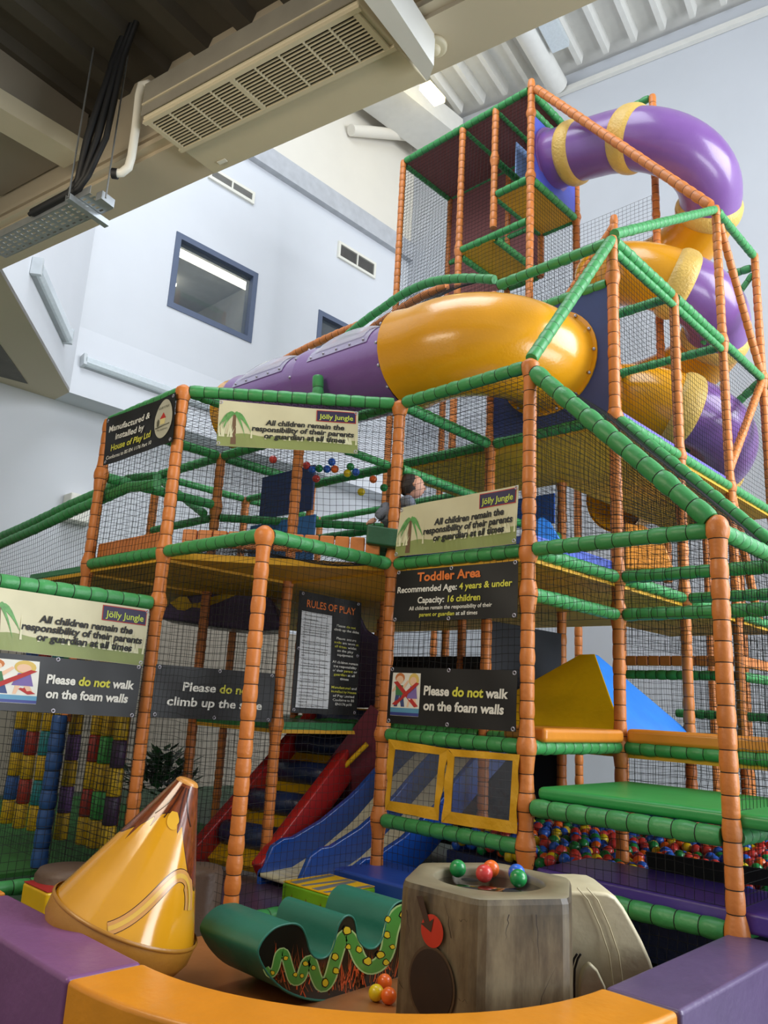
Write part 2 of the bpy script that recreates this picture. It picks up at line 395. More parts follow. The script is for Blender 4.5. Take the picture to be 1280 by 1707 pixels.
# beige soffit over the viewer, its upstand and the dark deck above
ZS = 5.0
EA, EB = on_z(0, 450, ZS), on_z(930, 30, ZS); dE = (EB-EA).normalized(); nE = V((dE.y, -dE.x, 0))   # nE points back to the viewer
IA, IB = on_z(0, 390, ZS), on_z(282, 242, ZS)
wS = abs(((IA+IB)/2-EA).dot(nE))
a, c = EA-dE*3, EB+dE*4
b = MB(); b.prism([a, c, c+nE*wS, a+nE*wS], (0, 0, .25)); struct('ceiling_soffit', b, SOFFIT)
def height_for(p, py):
    z = p.z
    while z < 9:
        q = V((p.x, p.y, z))-CAM
        if 853.5-F_PX*q.dot(UP)/q.dot(FW) < py: break
        z += .01
    return z
ZD = height_for(on_z(230, 270, ZS), 122)
b = MB(); a2, c2 = a+nE*wS, c+nE*wS
b.prism([a2, c2, c2-nE*.12, a2-nE*.12], (0, 0, ZD-ZS-.25)); o = struct('wall_upstand', b, SOFFIT); o.location.z = .25
b = MB(); b.obox(a2+nE*.03+Z*.05, c2+nE*.03+Z*.05, nE*.03, Z*.02); b.obox(a2+nE*.02+Z*.14, c2+nE*.02+Z*.14, nE*.02, Z*.015); struct('trim_4', b, SOFFIT)
b = MB(); b.prism([a2, c2, c2+nE*5, a2+nE*5], (0, 0, .1)); o = struct('ceiling_deck', b, DARKDECK); o.location.z = ZD-ZS
b = MB()
for k in range(24):
    p = a2+dE*(.4*k+.2)+Z*(ZD-ZS); poly = [p+dE*x+Z*z for x, z in ((-.1, 0), (-.06, -.07), (.06, -.07), (.1, 0))]
    b.prism(poly, nE*5)
struct('ceiling_deck_ribs', b, DARKDECK)
g = on_z(150, 178, ZD)
b = MB(); b.obox(g-dE*.55-Z*.2, g-dE*.55-Z*.2+nE*4, dE*.55, Z*.2); struct('ceiling_beam', b, BEAMG)
b = MB(); p = on_z(125, 258, ZS+.25); q = on_z(-20, 172, ZS+.25); b.obox(p, q, dE*.12, Z*.07); struct('trim_5', b, CREAMP)

# ceiling air-conditioning unit
zb = ZS-.08
ac = thing('air_conditioner', 'long ceiling air conditioner with a louvred grille under the beige soffit', 'air conditioner')
fl, fr, bl, br = on_z(357, 291, zb), on_z(713, 136, zb), on_z(237, 200, zb), on_z(597, 5, zb)
ux = (fr-fl).normalized(); uy = (bl-fl).normalized(); L1 = (fr-fl).length; L2 = (bl-fl).length
b = MB(); b.prism([fl, fr, br, bl], (0, 0, .27)); b.build('casing', CREAMP, ac, bevel=.012)
def acp(u, v, z=0): return fl.lerp(fr, u).lerp(bl.lerp(br, u), v)+Z*z
gm = mat('grille_dark', '#2c2824', .9)
b = MB(); b.prism([acp(.02, .50, -.004), acp(.975, .5, -.004), acp(.975, .96, -.004), acp(.02, .96, -.004)], (0, 0, .003)); b.build('intake', gm, ac)
b = MB()
for i in range(13):
    v = .51+.44*i/12; b.obox(acp(.02, v, -.012), acp(.975, v, -.012), uy*.003, Z*.006)
for i in range(10):
    u = .02+.955*i/9; b.obox(acp(u, .5, -.014), acp(u, .96, -.014), ux*(.016 if i in (0, 4, 9) else .004), Z*.007)
b.obox(acp(.0, .49, -.012), acp(1, .49, -.012), uy*.014, Z*.01); b.obox(acp(.0, .97, -.012), acp(1, .97, -.012), uy*.014, Z*.01)
b.build('grille', CREAMP, ac)
b = MB(); b.obox(bl+Z*.1+nE*.012, br+Z*.1+nE*.012, nE*.008, Z*.006); b.build('side_groove', CREAMP, ac)
b = MB(); b.prism([acp(-.002, 1.012, .02), acp(1, 1.012, .02), acp(1, 1.012, .26), acp(-.002, 1.012, .26)], nE*.006); b.build('side_panel', mat('grey_side_panel', '#8d887c', .6), ac)
b = MB()
p = acp(.07, .1, -.003); b.prism([p, p+ux*.07, p+ux*.07+uy*.03, p+uy*.03], (0, 0, -.004)); b.build('badge', WHITEP, ac)
# box beam and smoke detector
b = MB(); b.prism([on_z(px, py, ZS-.2) for px, py in ((713, 137), (723, 110), (612, -60), (560, -60))], (0, 0, .2)); struct('trim_6', b, ROOFW)
sd = thing('smoke_detector', 'round cream smoke detector on the soffit right of the white box beam', 'smoke detector'); p = on_z(723, 75, ZS)
b = MB(); b.lathe([(.001, 0), (.075, 0), (.075, -.02), (.06, -.028), (.001, -.028)], p, 20); b.build('base', CREAMP, sd)
b = MB(); b.lathe([(.04, -.026), (.038, -.045), (.02, -.055), (.001, -.055)], p, 16); b.build('sensor_dome', CREAMP, sd)
# cable tray, bracket, rods, cables, condensate pipe
zt = ZS-.42
ct = thing('cable_tray', 'perforated steel cable tray hanging below the soffit at the left', 'cable tray')
ta, tb, tc_ = on_z(-30, 410, zt), on_z(150, 322, zt), on_z(192, 346, zt)
dT = (tb-ta).normalized(); sT = (tc_-tb)-dT*(tc_-tb).dot(dT); wT = sT.length; sT.normalize()
b = MB(); rows = 5; n = 34; LT = (tb-ta).length
for i in range(n):
    for r in range(rows*2+1):
        if r % 2 == 1 and i % 2 == 1: continue
        u0, u1 = LT*i/n, LT*(i+1)/n; v0, v1 = wT*r/(rows*2+1), wT*(r+1)/(rows*2+1)
        p = [ta+dT*u0+sT*v0, ta+dT*u1+sT*v0, ta+dT*u1+sT*v1, ta+dT*u0+sT*v1]; b.prism(p, (0, 0, .003))
b.build('perforated_plate', STEELG, ct)
for s in (0, wT):
    b = MB(); b.obox(ta+sT*s+Z*.03, tb+sT*s+Z*.03, sT*.002, Z*.03); b.build('side_lip', STEELG, ct)
br_ = thing('strut_channel', 'galvanised strut channel across the end of the cable tray', 'bracket')
p, q = on_z(112, 332, zt-.04), on_z(178, 378, zt-.04)
b = MB(); b.obox(p, q, dT*.022, Z*.003); b.build('channel_back', STEELG, br_)
for s in (-1, 1):
    b = MB(); b.obox(p+dT*.022*s+Z*.018, q+dT*.022*s+Z*.018, dT*.002, Z*.02); b.build('channel_side', STEELG, br_)
def rod(px, py, top, label):
    b = MB(); p = on_z(px, py, zt-.03); b.sweep([p, V((p.x, p.y, top))], .006, 8); tag(b.build('hanger_rod', STEELG), label, 'rod')
rod(114, 330, ZD, 'steel hanger rod at the near end of the strut channel'); rod(176, 330, ZD, 'steel hanger rod passing the bend of the white condensate pipe')
b = MB(); b.obox(on_z(165, 326, zt), on_z(186, 342, zt), dT*.03, Z*.03); tag(b.build('strut_channel', STEELG), 'short upright steel channel clip on the right lip of the cable tray', 'bracket')
p0 = on_z(128, 322, zt+.03); cb = thing('cable_bundle', 'bundle of black lagged cables rising from the cable tray', 'cables')
q1 = at_d(190, 105, (p0-CAM).dot(FW)+.05)
for k, (dx, r) in enumerate(((0, .028), (.055, .024), (.1, .02), (-.04, .015))):
    o_ = dT*dx; b = MB(); m1 = p0.lerp(q1, .4)+sT*(.03*(k-1))
    b.sweep([p0+o_-dT*.5+Z*.02, p0+o_-dT*.08+Z*.03, p0+o_+Z*.1, m1+o_*1.1, q1+o_, q1+o_+Z*.3+dT*.1, q1+o_+Z*.32+dT*.5], r, 10); b.build('cable', BLACKP, cb)
cp = thing('condensate_pipe', 'white plastic condensate pipe bending down from the air conditioner', 'pipe'); dp = (on_z(215, 290, zt+.1)-CAM).dot(FW)
b = MB(); b.sweep([at_d(*q, dp) for q in ((262, 150), (246, 140), (236, 142), (232, 160), (226, 215), (219, 262), (214, 279), (203, 288), (190, 289))], .028, 14); b.build('pipe', WHITEP, cp)
b = MB(); b.sweep([at_d(*q, dp) for q in ((196, 290), (187, 289))], .034, 14); b.build('rubber_clip', BLACKP, cp)
# ------------------------------------------------------------------ the climbing frame (a 1.2 m grid; x runs right-near, y right-far)
L0, L1, LM, L2, L3, LT = .1, 1.22, 2.16, 2.44, 3.72, 5.3
fr_ = thing('climbing_frame', 'large padded climbing frame of orange posts, green rails, decks and black nets', 'play frame')
def P_(x, y, z): return V((x, y, z))
G = 1.2
# posts: x, y, bottom, top, wrapped joints
for x, y, z0, z1, wr in (
    (-G, 0, L0, L3, (.65, L1, L2, L3-.02)), (0, 0, L0, L3+.02, (.65, .9, L1, LM, L2, L3)), (G, 0, L0, L2+.05, (.42, L2)), (-G, -G, L0, L2+.03, (L2, .12)),
    (-2*G, -G, L0, L3+.02, (2.05, L2, L3)), (-3*G, -G, 1.15, L3, (3.23, L2)), (0, G, L0, LT, (L1, LM, L2, L3, 4.95)),
    (0, 2*G, L0, LT, (L1, L2, L3)), (0, 3*G, L0, 6.9, (L1, L2, L3, LT)), (0, 4*G, L0, 6.9, (L2, L3, LT)), (0, 5*G, L0, LT, (L2, L3)),
    (-2*G, 0, L0, L3, (L1, L2)), (-3*G, 0, L0, L3, (3.2, L2)), (-4*G, 0, L0, L3, (L2,)),
    (-G, G, L0, LT-.1, (L2, L3)), (-G, 2*G, L0, LT, (L2, L3)), (-2*G, G, L0, L3, (L2,)), (-2*G, 2*G, L0, L3, (L2,)), (-3*G, G, L0, L3, (L2,)),
    (-3*G, 2*G, L0, L3, ()), (-4*G, G, L0, L3, ()), (-4*G, 2*G, L0, L3, ()), (-G, 3*G, L0, 7.3, (L3, LT)), (-G, 5*G, L0, 7.0, ()), (0, 6*G, L0, L3, ()), (-G, 6*G, L0, L3, ()),
    (-2*G, 5*G, L0, L3, ()), (-3*G, 4*G, L0, L3, ()), (G, G, L0, L2, (LM, L1)), (G, 2*G, L0, L2, ()), (G, 3*G, L0, L2, ())):
    post(fr_, x, y, z0, z1, wr)
# the base boot of the two free front posts
def R_(a, b, **k): return rail(fr_, a, b, **k)
def rx(x0, x1, y, z, **k): return R_(P_(x0*G, y*G, z), P_(x1*G, y*G, z), **k)
def ry(x, y0, y1, z, **k): return R_(P_(x*G, y0*G, z), P_(x*G, y1*G, z), **k)
# top rails, level 3
rx(-3, -2, -1, L3); R_(P_(-2*G, -G, L3), P_(-G, 0, L3)); rx(-1, 0, 0, L3); ry(-1, 0, 1, L3); ry(-1, 1, 2, L3); ry(-3, -1, 0, L3); ry(-3, 0, 1, L3)
ry(-2, -1, 0, L3, r=.036); ry(-2, 0, 1, L3, r=.04); rx(-4, -3, 0, L3); rx(-3, -2, 0, L3); rx(-2, -1, 0, L3, r=.04); rx(-3, -2, 1, L3); rx(-2, -1, 1, L3); rx(-1, 0, 1, L3)
ry(0, 1, 2, L3); ry(0, 2, 3, L3); ry(0, 3, 4, L3); ry(0, 4, 5, L3); rx(-1, 0, 2, L3); rx(-1, 0, 3, L3); ry(-1, 2, 3, L3); rx(-2, -1, 2, L3); ry(-2, 1, 2, L3); rx(-3, -2, 2, L3); rx(-1, 0, 4, L3)
rx(-4, -3, 1, L3, r=.04); ry(-4, 0, 1, L3, r=.04); rx(-4, -3, 2, L3, r=.04); ry(-4, 1, 2, L3, r=.04)
# level 2
rx(-3, -2, -1, L2); rx(-2, -1, -1, L2); ry(-1, -1, 0, L2); rx(-1, 0, 0, L2); rx(0, 1, 0, L2); ry(0, 0, 1, L2); rx(0, 1, 1, L2); ry(1, 0, 1, L2); ry(0, 1, 2, L2); ry(0, 2, 3, L2)
rx(-1, 0, 1, L2); rx(-1, 0, 2, L2); ry(-2, -1, 0, L2); rx(-2, -1, 0, L2); rx(-3, -2, 0, L2); ry(-2, 0, 1, L2); ry(-3, -1, 0, L2); rx(-3, -2, 1, L2); rx(-2, -1, 1, L2); ry(0, 3, 4, L2); rx(-1, 0, 3, L2)
ry(1, 1, 2, L2); rx(0, 1, 2, L2); ry(-1, 0, 1, L2); ry(-1, 1, 2, L2); rx(-2, -1, 2, L2)
# level 2 under-rail, level 1, low rails
ry(0, 0, 1, LM); rx(0, 1, 1, LM); ry(1, 1, 2, LM)
rx(-1, 0, 0, L1); ry(0, 0, 1, L1); rx(0, 1, 1, L1); ry(0, 1, 2, L1); ry(0, 2, 3, L1); rx(-1, 0, 1, L1); rx(-1, 0, 2, L1); rx(-3, -2, 1, L1); rx(-2, -1, 1, L1)
ry(-2, 1, 2, L1); rx(-1, 0, 4, 1.5); rx(0, 1, 4, 1.5)
rx(-1, 0, 0, .65); rx(0, 1, 0, .88, r=.05); rx(0, 1, 0, .45, r=.05); ry(1, 0, 1, .45); ry(-1, -1, 0, .16); ry(-2, -2, -1, .22, cut=-.1); ry(1, 0, 1, .88)
# mid rails seen through the nets
ry(-3, -1, 0, 3.22); R_(P_(-4*G, 0, 3.7), P_(-3*G, -.1, 3.1), r=.04); rx(-4, -3, 0, 3.1, r=.04); rx(-3, -2, 1, 3.1, r=.04); R_(P_(-3*G, 0, 3.1), P_(-2*G, G, 3.1), r=.04)
R_(P_(-G, 0, 3.2), P_(-G, G, 3.2), r=.036); rx(-2, -1, 1, 3.1, r=.036); ry(-1, 1, 2, 3.1, r=.036)
# sloping rails of the net roof between Q, R and the toddler bay
R_(P_(0, 0, L3-.02), P_(G, 0, L2+.02), r=.056); R_(P_(0, G, L3), P_(G, G, L2+.05), r=.045)
# raised side: rails over the tube slide
R_(P_(0, G, LT), P_(0, 0, L3+.04), cut=.02); ry(0, 1, 2, LT); ry(0, 2, 3, LT); ry(0, 3, 4, LT); ry(0, 4, 5, LT); R_(P_(0, G, LT+.04), P_(0, 3*G, 6.88)); ry(0, 3, 4, 6.88); ry(0, 1, 3, LT-.1, r=.036)
rx(-1, 0, 1, LT-.02); rx(-1, 0, 1, 4.9); rx(-1, 0, 2, LT); rx(-1, 0, 3, LT-.05); ry(-1, 3, 4, LT); ry(-1, 1, 2, LT-.1)
rx(-1, 0, 4, 6.75); R_(P_(0, 4*G, LT), P_(-G, 4*G, 4.4)); R_(P_(0, 4*G, 6.7), P_(-.7, 4*G, 5.9), r=.036)
# orange braces
for a, c in ((P_(0, 3*G+.1, 6.75), P_(0, 4*G, LT)), (P_(0, 4*G, LT), P_(0, 3*G, 3.9)), (P_(-G, 3*G, 7.2), P_(-1.9, 3*G, 6.4)), (P_(0, 3*G, L3), P_(0, 3.5*G, L2)), (P_(G*.2, 5*G, L2), P_(G*.9, 5*G, L1))):
    padded('brace', [a, c], .042, ORANGE, fr_)
# arched rails on the far side of the tube slide
def arc(pxs, y, m, r=.045):
    pts = [on_y(px, py, y) for px, py in pxs]; Q = []
    for i in range(len(pts)-1):
        p0, p1, p2, p3 = pts[max(i-1, 0)], pts[i], pts[i+1], pts[min(i+2, len(pts)-1)]
        for k in range(6):
            t = k/6; Q.append(.5*((2*p1)+(p2-p0)*t+(2*p0-5*p1+4*p2-p3)*t*t+(3*p1-p0-3*p2+p3)*t**3))
    Q.append(pts[-1]); padded('arched_rail', Q, r, m, fr_); return Q
A1 = arc([(824, 466), (770, 464), (720, 470), (676, 488), (640, 512), (596, 544), (557, 580)], G, GREEN)
A2 = arc([(745, 477), (700, 496), (655, 524), (610, 555), (575, 585)], 1.7*G, ORANGE, .05)
arc([(520, 591), (470, 608), (440, 622)], G, GREEN, .04); arc([(566, 570), (540, 590), (520, 592)], G, ORANGE, .055)
arc([(600, 541), (540, 566), (470, 602), (408, 650)], 1.7*G, ORANGE, .05)
R_(on_y(530, 668, -.02), on_y(530, 628, -.02), r=.05, cut=0)
# decks
for x0, x1, y0, y1, z in ((-3, -2, -1, 0, L2), (-2, -1, 0, 1, L2), (-1, 0, 0, 1, L2), (-1, 0, 1, 2, L2), (-1, 0, 2, 3, L2), (-2, -1, 1, 2, L2), (-3, -2, 0, 1, L2), (-1, 0, 1, 2, L3), (-1, 0, 2, 3, L3), (-1, 0, 3, 4, L3),
                          (-2, -1, 1, 2, L3), (-1, 0, 1, 2, L1), (-1, 0, 2, 3, L1), (-3, -2, 0, 1, L1), (-2, -1, 2, 3, L1+.4), (-3, -2, 1, 2, L2), (-4, -3, 0, 1, L2), (-4, -3, 1, 2, L2), (-5, -4, 0, 1, L2), (-5, -4, 1, 2, L2), (-4, -3, -1, 0, L2-.02), (-3, -2, 2, 3, L2), (-2, -1, 2, 3, L2), (-5, -3, 2, 3, L2), (-1, 0, 3, 4, L2), (-4, -3, 1, 3, L1), (0, 1, 2, 3, L1), (0, 1, 1, 2, L1)):
    deck(fr_, x0*G, x1*G, y0*G, y1*G, z)
b = MB(); b.prism([(-2*G, -G, L2-.05), (-G, 0, L2-.05), (-2*G, 0, L2-.05)], (0, 0, .05)); b.build('deck', [UNDER], fr_)
# solid panels
def panel(a, b_, c, d, m, t=.02):
    mb = MB(); a, b_, c, d = V(a), V(b_), V(c), V(d); n = (b_-a).cross(d-a).normalized(); mb.prism([a, b_, c, d], n*t); return mb.build('panel', m, fr_)
panel((-G, G, L3), (0, G, L3), (0, G, 4.88), (-G, G, 4.88), NAVY)
panel((-3*G, .45, L2), (-2.62, .45, L2), (-2.62, .45, 3.1), (-3*G, .45, 3.1), mat('mid_blue_panel', '#3a72b8', .5)); panel((-3*G+.1, .47, 3.16), (-2.7, .47, 3.16), (-2.7, .47, L3-.12), (-3*G+.1, .47, L3-.12), NAVY)
DARKN = mat('dark_shade_mesh', '#26282e', .8)
panel((-G, G, L1+.1), (-G, 2*G, L1+.1), (-G, 2*G, LM), (-G, G, LM), DARKN); panel((-3*G, 2*G, L0), (-G, 2*G, L0), (-G, 2*G, 1.95), (-3*G, 2*G, 1.95), DARKN)
panel((-2*G, 1.9*G, L3-.5), (-G, 1.9*G, L3-.5), (-G, 1.9*G, L3-.2), (-2*G, 1.9*G, L3-.2), mat('royal_blue_panel', '#2c62c8', .5))
# nets
def N_(a, b_, c, d, **k): return net(fr_, a, b_, c, d, **k)
def nx(x0, x1, y, z0, z1, **k): return N_(P_(x0*G, y*G, z0), P_(x1*G, y*G, z0), P_(x1*G, y*G, z1), P_(x0*G, y*G, z1), **k)
def ny(x, y0, y1, z0, z1, **k): return N_(P_(x*G, y0*G, z0), P_(x*G, y1*G, z0), P_(x*G, y1*G, z1), P_(x*G, y0*G, z1), **k)
def dg(z0, z1): return N_(P_(-2*G, -G, z0), P_(-G, 0, z0), P_(-G, 0, z1), P_(-2*G, -G, z1))
nx(-3, -2, -1, L2, L3); dg(L2, L3); nx(-1, 0, 0, L2, L3); nx(-1, 0, 0, L1, L2); nx(-1, 0, 0, L0, L1)
nx(-3.9, -2, -1, L0, L2-.05); nx(-2, -1, -1, L0, L2-.05, th=.0012); ny(-1, -1, 0, .16, L2-.05, th=.0012); ny(-2, -2, -1, .22, 2.0); ny(-2, -1, 0, L0, L2)
N_(P_(-2*G, -G, L2), P_(-G, -G, L2), P_(-G, 0, L2), P_(-G, 0, L2), sag=.03)
N_(P_(0, 0, L2), P_(G, 0, L2), P_(G, 0, L2), P_(0, 0, L3), th=.0018); N_(P_(0, G, L2), P_(G, G, L2), P_(G, G, L2), P_(0, G, L3))
N_(P_(0, 0, L3), P_(G, 0, L2), P_(G, G, L2), P_(0, G, L3), sag=.02)
nx(0, 1, 0, 1.98, L2, sag=.02); nx(0, 1, 1, L2-.2, L2); nx(0, 1, 1, 1.9, LM); ny(1, 0, 1, .45, L2); ny(0, 0, 1, LM, L2); ny(0, 0, 1, L2, L3); nx(0, 1, 1, .95, L1, sag=.03)
nx(0, 1, 0, .1, .45); ny(0, 1, 2, LM-.2, L3, cell=.055); ny(0, 2, 3, L1, L3, cell=.055); ny(0, 1, 2, L3, LT); ny(0, 2, 3, L3, LT); ny(0, 3, 4, L3, LT)
nx(0, 1, 0, .56, .88); nx(-1, 0, 1, 4.9, LT-.05); N_(P_(-G, G, 4.95), P_(-3.5, G, 4.7), A1[-1], A1[0], cell=.06)
N_(A1[0], A1[20], A2[-1], A2[0], cell=.06)
ny(-3, -1, 0, L2, L3); ny(-3, 0, 1, L2, L3); nx(-3, -2, 0, L2, L3); nx(-3, -2, 2, L0, L3, cell=.06); nx(-2, -1, 2, L2, L3, cell=.06); nx(-2, -1, 1, L1, L3, cell=.055); ny(-1, 0, 1, L2, L3); ny(-1, 1, 2, L1, L3, cell=.055)
nx(-4, -3, 1, L0, L2, cell=.06); nx(-3, -2, 1, L0, L1, cell=.06); nx(-1, 0, 3, L0, L2, cell=.06); nx(-1, 0, 2, L2, L3, cell=.055); nx(0, 1, 3, .5, L2, cell=.055); nx(0, 1, 2.2, L1, L2, cell=.055); ny(1, 1, 2, .45, L2); ny(1, 2, 3, .5, L2, cell=.055)
ny(0, 3, 4, L1, L3, cell=.055); ny(0, 4, 5, .5, L3, cell=.06); nx(-1, 0, 4, .5, L2, cell=.06); nx(0, 1, 4, .5, L2, cell=.06); ny(-1, 3, 5, .5, L3, cell=.06); nx(-3, -2, -1, L0, L2, th=.0015)
N_(P_(-G, 0, L3), P_(0, 0, L3), P_(0, G, L3), P_(-G, G, L3), cell=.06); N_(P_(-2*G, -G, L3), P_(-G, 0, L3), P_(-G, G, L3), P_(-2*G, G, L3), cell=.06); N_(P_(-3*G, -G, L3), P_(-2*G, -G, L3), P_(-2*G, G, L3), P_(-3*G, G, L3), cell=.06)
# orange kick pads along the level-2 edges
def kick(a, b_, h=.13):
    a, b_ = V(a), V(b_); d = (b_-a).normalized(); n = d.cross(Z); L = (b_-a).length; k = max(4, round(L/.12)); mb = MB()
    for i in range(k):
        p, q = a+d*(L*i/k+.004), a+d*(L*(i+1)/k-.004); mb.obox(p+Z*h/2, q+Z*h/2, n*.025, Z*h/2)
    mb.build('kick_pad', ORANGE, fr_, bevel=.012)
kick((-3*G+.05, -G+.06, L2+.05), (-2*G-.05, -G+.06, L2+.05)); kick((-2*G+.03, -G+.12, L2+.06), (-G-.05, -.08, L2+.06)); kick((-G+.05, 3*G, 1.95), (-.05, 3*G, 1.95), .1); rx(-1, 0, 3, 1.86); ry(0, 3, 4, 1.86); kick((.06, 3.9*G, 1.62), (2*G, 3.9*G, 1.62)); kick((.0, 3*G+.06, 1.95), (.0, 4*G-.06, 1.95), .1)

# ------------------------------------------------------------------ the sloping net walkway at the left
wk = thing('net_walkway_frame', 'pair of green sloping rails with a hanging net at the left edge', 'play frame')
for off in (0, .22):
    a = [on_y(px, py-off*60, -G+.1+off) for px, py in ((-60, 936), (0, 908), (60, 882), (120, 853), (170, 832), (215, 812), (262, 808))]
    padded('rail', a, .045, GREEN, wk)
    if off == 0:
        bt = [V((p.x, p.y, L2-.45)) for p in a]
        net(wk, bt[0], bt[4], a[4], a[0], sag=.035)
post(wk, -2*G, -2*G, L0, 2.1, (2.05,)); padded('rail', [(-2*G, -2*G-.3, 2.05), (-2*G, -G-.06, 2.05)], .052, GREEN, wk)

# ------------------------------------------------------------------ the tall tower
tw = thing('slide_tower', 'tall orange and green netted tower reaching up to the roof, start of the spiral slide', 'play frame')
TX, TY, TT = -2*G, 3*G, 9.85
ty2 = TY+G
for x, y, z0, z1, wr in ((TX, TY, L0, TT+.12, (8.45, 9.45)), (-3.0, TY, 7.9, TT, (9.0,)), (-3.6, TY, L0, TT, (7.8,)), (-4*G, TY, L0, TT, ()), (TX, ty2, L0, TT, (8.45,)), (-3.6, ty2, L0, TT, ()), (-4*G, ty2, L0, TT, ()), (-3.0, ty2, 7.7, 8.6, ()), (-G, ty2, 3.0, TT, ())):
    post(tw, x, y, z0, z1, wr, r=.05)
def RT_(a, b_, **k): return rail(tw, a, b_, **k)
for a, c in (((-4*G, TY, TT), (TX, TY, TT)), ((-4*G, TY, TT-.02), (-4*G, ty2, TT-.02)), ((TX, TY, TT-.05), (TX, ty2, TT-.05)), ((-4*G, ty2, TT), (TX, ty2, TT)), ((-3.6, TY, TT), (-3.6, ty2, TT)), ((-3.0, TY, TT), (-3.0, ty2, TT)),
             ((TX, TY, 9.5), (TX, ty2, 9.5)), ((TX, ty2, TT), (-G, ty2, TT)), ((-4*G, ty2, 8.6), (TX, ty2, 8.6)), ((-3.0, TY, 8.42), (TX, TY, 8.42)), ((TX, TY, 8.42), (TX, ty2, 8.42)), ((-3.0, TY, 8.42), (-3.0, ty2, 8.42)), ((-3.0, ty2, 8.42), (TX, ty2, 8.42)),
             ((-3.6, TY, 7.78), (TX, TY, 7.78)), ((-3.6, TY, 7.72), (-3.6, ty2, 7.72)), ((-3.0, TY, 7.76), (-3.0, ty2, 7.76)), ((-3.6, ty2, 7.72), (-3.0, ty2, 7.72)), ((-4*G, TY, 7.2), (-4*G, ty2, 7.2)), ((-3.6, ty2, 7.1), (-4*G, ty2, 7.1)),
             ((-4*G, TY, 6.6), (-3.0, TY, 6.6)), ((-4*G, ty2, 6.6), (-3.0, ty2, 6.6)), ((-3.0, TY, 6.6), (-3.0, ty2, 6.6)), ((-4*G, TY, 6.6), (-4*G, ty2, 6.6)), ((-3.0, TY, 9.0), (-3.0, ty2, 9.0))):
    RT_(a, c, r=.05)
padded('brace', [(TX+.08, TY, TT-.05), (-.05, TY, 6.95)], .058, ORANGE, tw)
BLUED = vinyl('blue_deck_vinyl', '#2c66c4')
deck(tw, -3.0, TX, TY, ty2, 8.46); deck(tw, -3.6, -3.0, TY, ty2, 7.8, BLUED); deck(tw, -4*G+.3, -3.0, TY, ty2, 6.62)
MAROON = mat('maroon_shade_mesh', '#85504e', .85, var=.1, vscale=60)
b = MB(); b.box((-4*G, TY+.02, TT-.03), (TX, ty2, TT-.02)); b.build('roof_mesh', MAROON, tw)
b = MB(); b.box((-4*G, ty2-.01, 7.75), (-3.0, ty2, TT)); b.box((-3.0, ty2-.01, 8.45), (TX, ty2, TT)); b.build('back_mesh', MAROON, tw)
b = MB()
for i in range(6):
    b.box((-3.0+.1*i, ty2-.06, 8.5), (-3.0+.1*i+.09, ty2-.02, 9.3))
b.build('back_pad', ORANGE, tw, bevel=.015)
b = MB(); b.box((-3.0, TY+.5, 9.05), (-2.98, ty2, 9.6)); b.build('side_panel', mat('pale_blue_panel', '#9fc0f0', .6), tw)
b = MB(); b.box((TX-.01, TY+.05, 8.45), (TX+.01, ty2-.05, TT-.4)); b.build('slide_panel', mat('blue_violet_panel', '#5560c8', .5), tw)
def nt(a, b_, c, d, **k): return net(tw, a, b_, c, d, cell=.06, th=.0022, **k)
nt((-4*G, TY, 6.6), (-3.6, TY, 6.6), (-3.6, TY, TT), (-4*G, TY, TT)); nt((-3.6, TY, 6.6), (-3.0, TY, 6.6), (-3.0, TY, TT), (-3.6, TY, TT)); nt((-3.0, TY, 6.6), (TX, TY, 6.6), (TX, TY, TT), (-3.0, TY, TT))
nt((-4*G, TY, 6.0), (-4*G, ty2, 6.0), (-4*G, ty2, TT), (-4*G, TY, TT), diamond=True); nt((-4*G, ty2, 6.0), (TX, ty2, 6.0), (TX, ty2, 8.4), (-4*G, ty2, 8.4)); nt((TX, TY, 5.3), (TX, ty2, 5.3), (TX, ty2, 8.4), (TX, TY, 8.4)); nt((-4*G, TY, 5.0), (TX, TY, 5.0), (TX, TY, 6.6), (-4*G, TY, 6.6)); nt((TX, ty2, 6.0), (-G, ty2, 6.0), (-G, ty2, 8.3), (TX, ty2, 8.3))
# ------------------------------------------------------------------ spiral tube slide
HC, HR, TR, PITCHZ = V((-G, 4*G, 0)), .68, .39, 1.70
sp_ = thing('spiral_tube_slide', 'purple and yellow spiral tube slide winding down from the blue panel of the tall tower', 'slide')
HZ = [(-90, 8.73), (35, 8.06), (310, 6.56), (400, 6.18), (670, 4.95), (764, 4.62), (900, 4.1)]
def hz(p):
    for (a, z0), (c, z1) in zip(HZ, HZ[1:]):
        if p <= c: return z0+(z1-z0)*(p-a)/(c-a)
    return HZ[-1][1]
def hpt(phi):      # phi in degrees from the entry
    a = math.radians(phi); return V((HC.x+HR*math.cos(a), HC.y+HR*math.sin(a), hz(phi)))
ent = [V((TX, HC.y-HR, 9.0)), V((TX+.45, HC.y-HR, 8.93)), V((TX+.9, HC.y-HR, 8.83)), hpt(-90)]
def tube_part(parent, pts, m, r, name='tube_section', lip=.012):
    mb = MB(); n = len(pts)
    mb.sweep(pts, lambda i: r+(lip if i in (0, n-1) else 0), 36, 0, True, False)
    mb.sweep(pts, lambda i: r-.02, 36, 0, True, False)
    return mb.build(name, m, parent)
def collar(parent, pts, r, name='collar'):
    mb = MB(); rnd = random.Random(3); c = V(pts[0]).lerp(V(pts[-1]), .5); ax = (V(pts[-1])-V(pts[0])).normalized()
    n, Lg, at = resample(pts, .01); q = [at(Lg*i/8) for i in range(9)]
    mb.sweep(q, lambda i: r+(.0, .025, .037, .041, .042, .041, .037, .025, .0)[i], 40, 0, True, False)
    return mb.build(name, TAN_COLLAR, parent)
tube_part(sp_, ent, PURPLE_TUBE, TR)
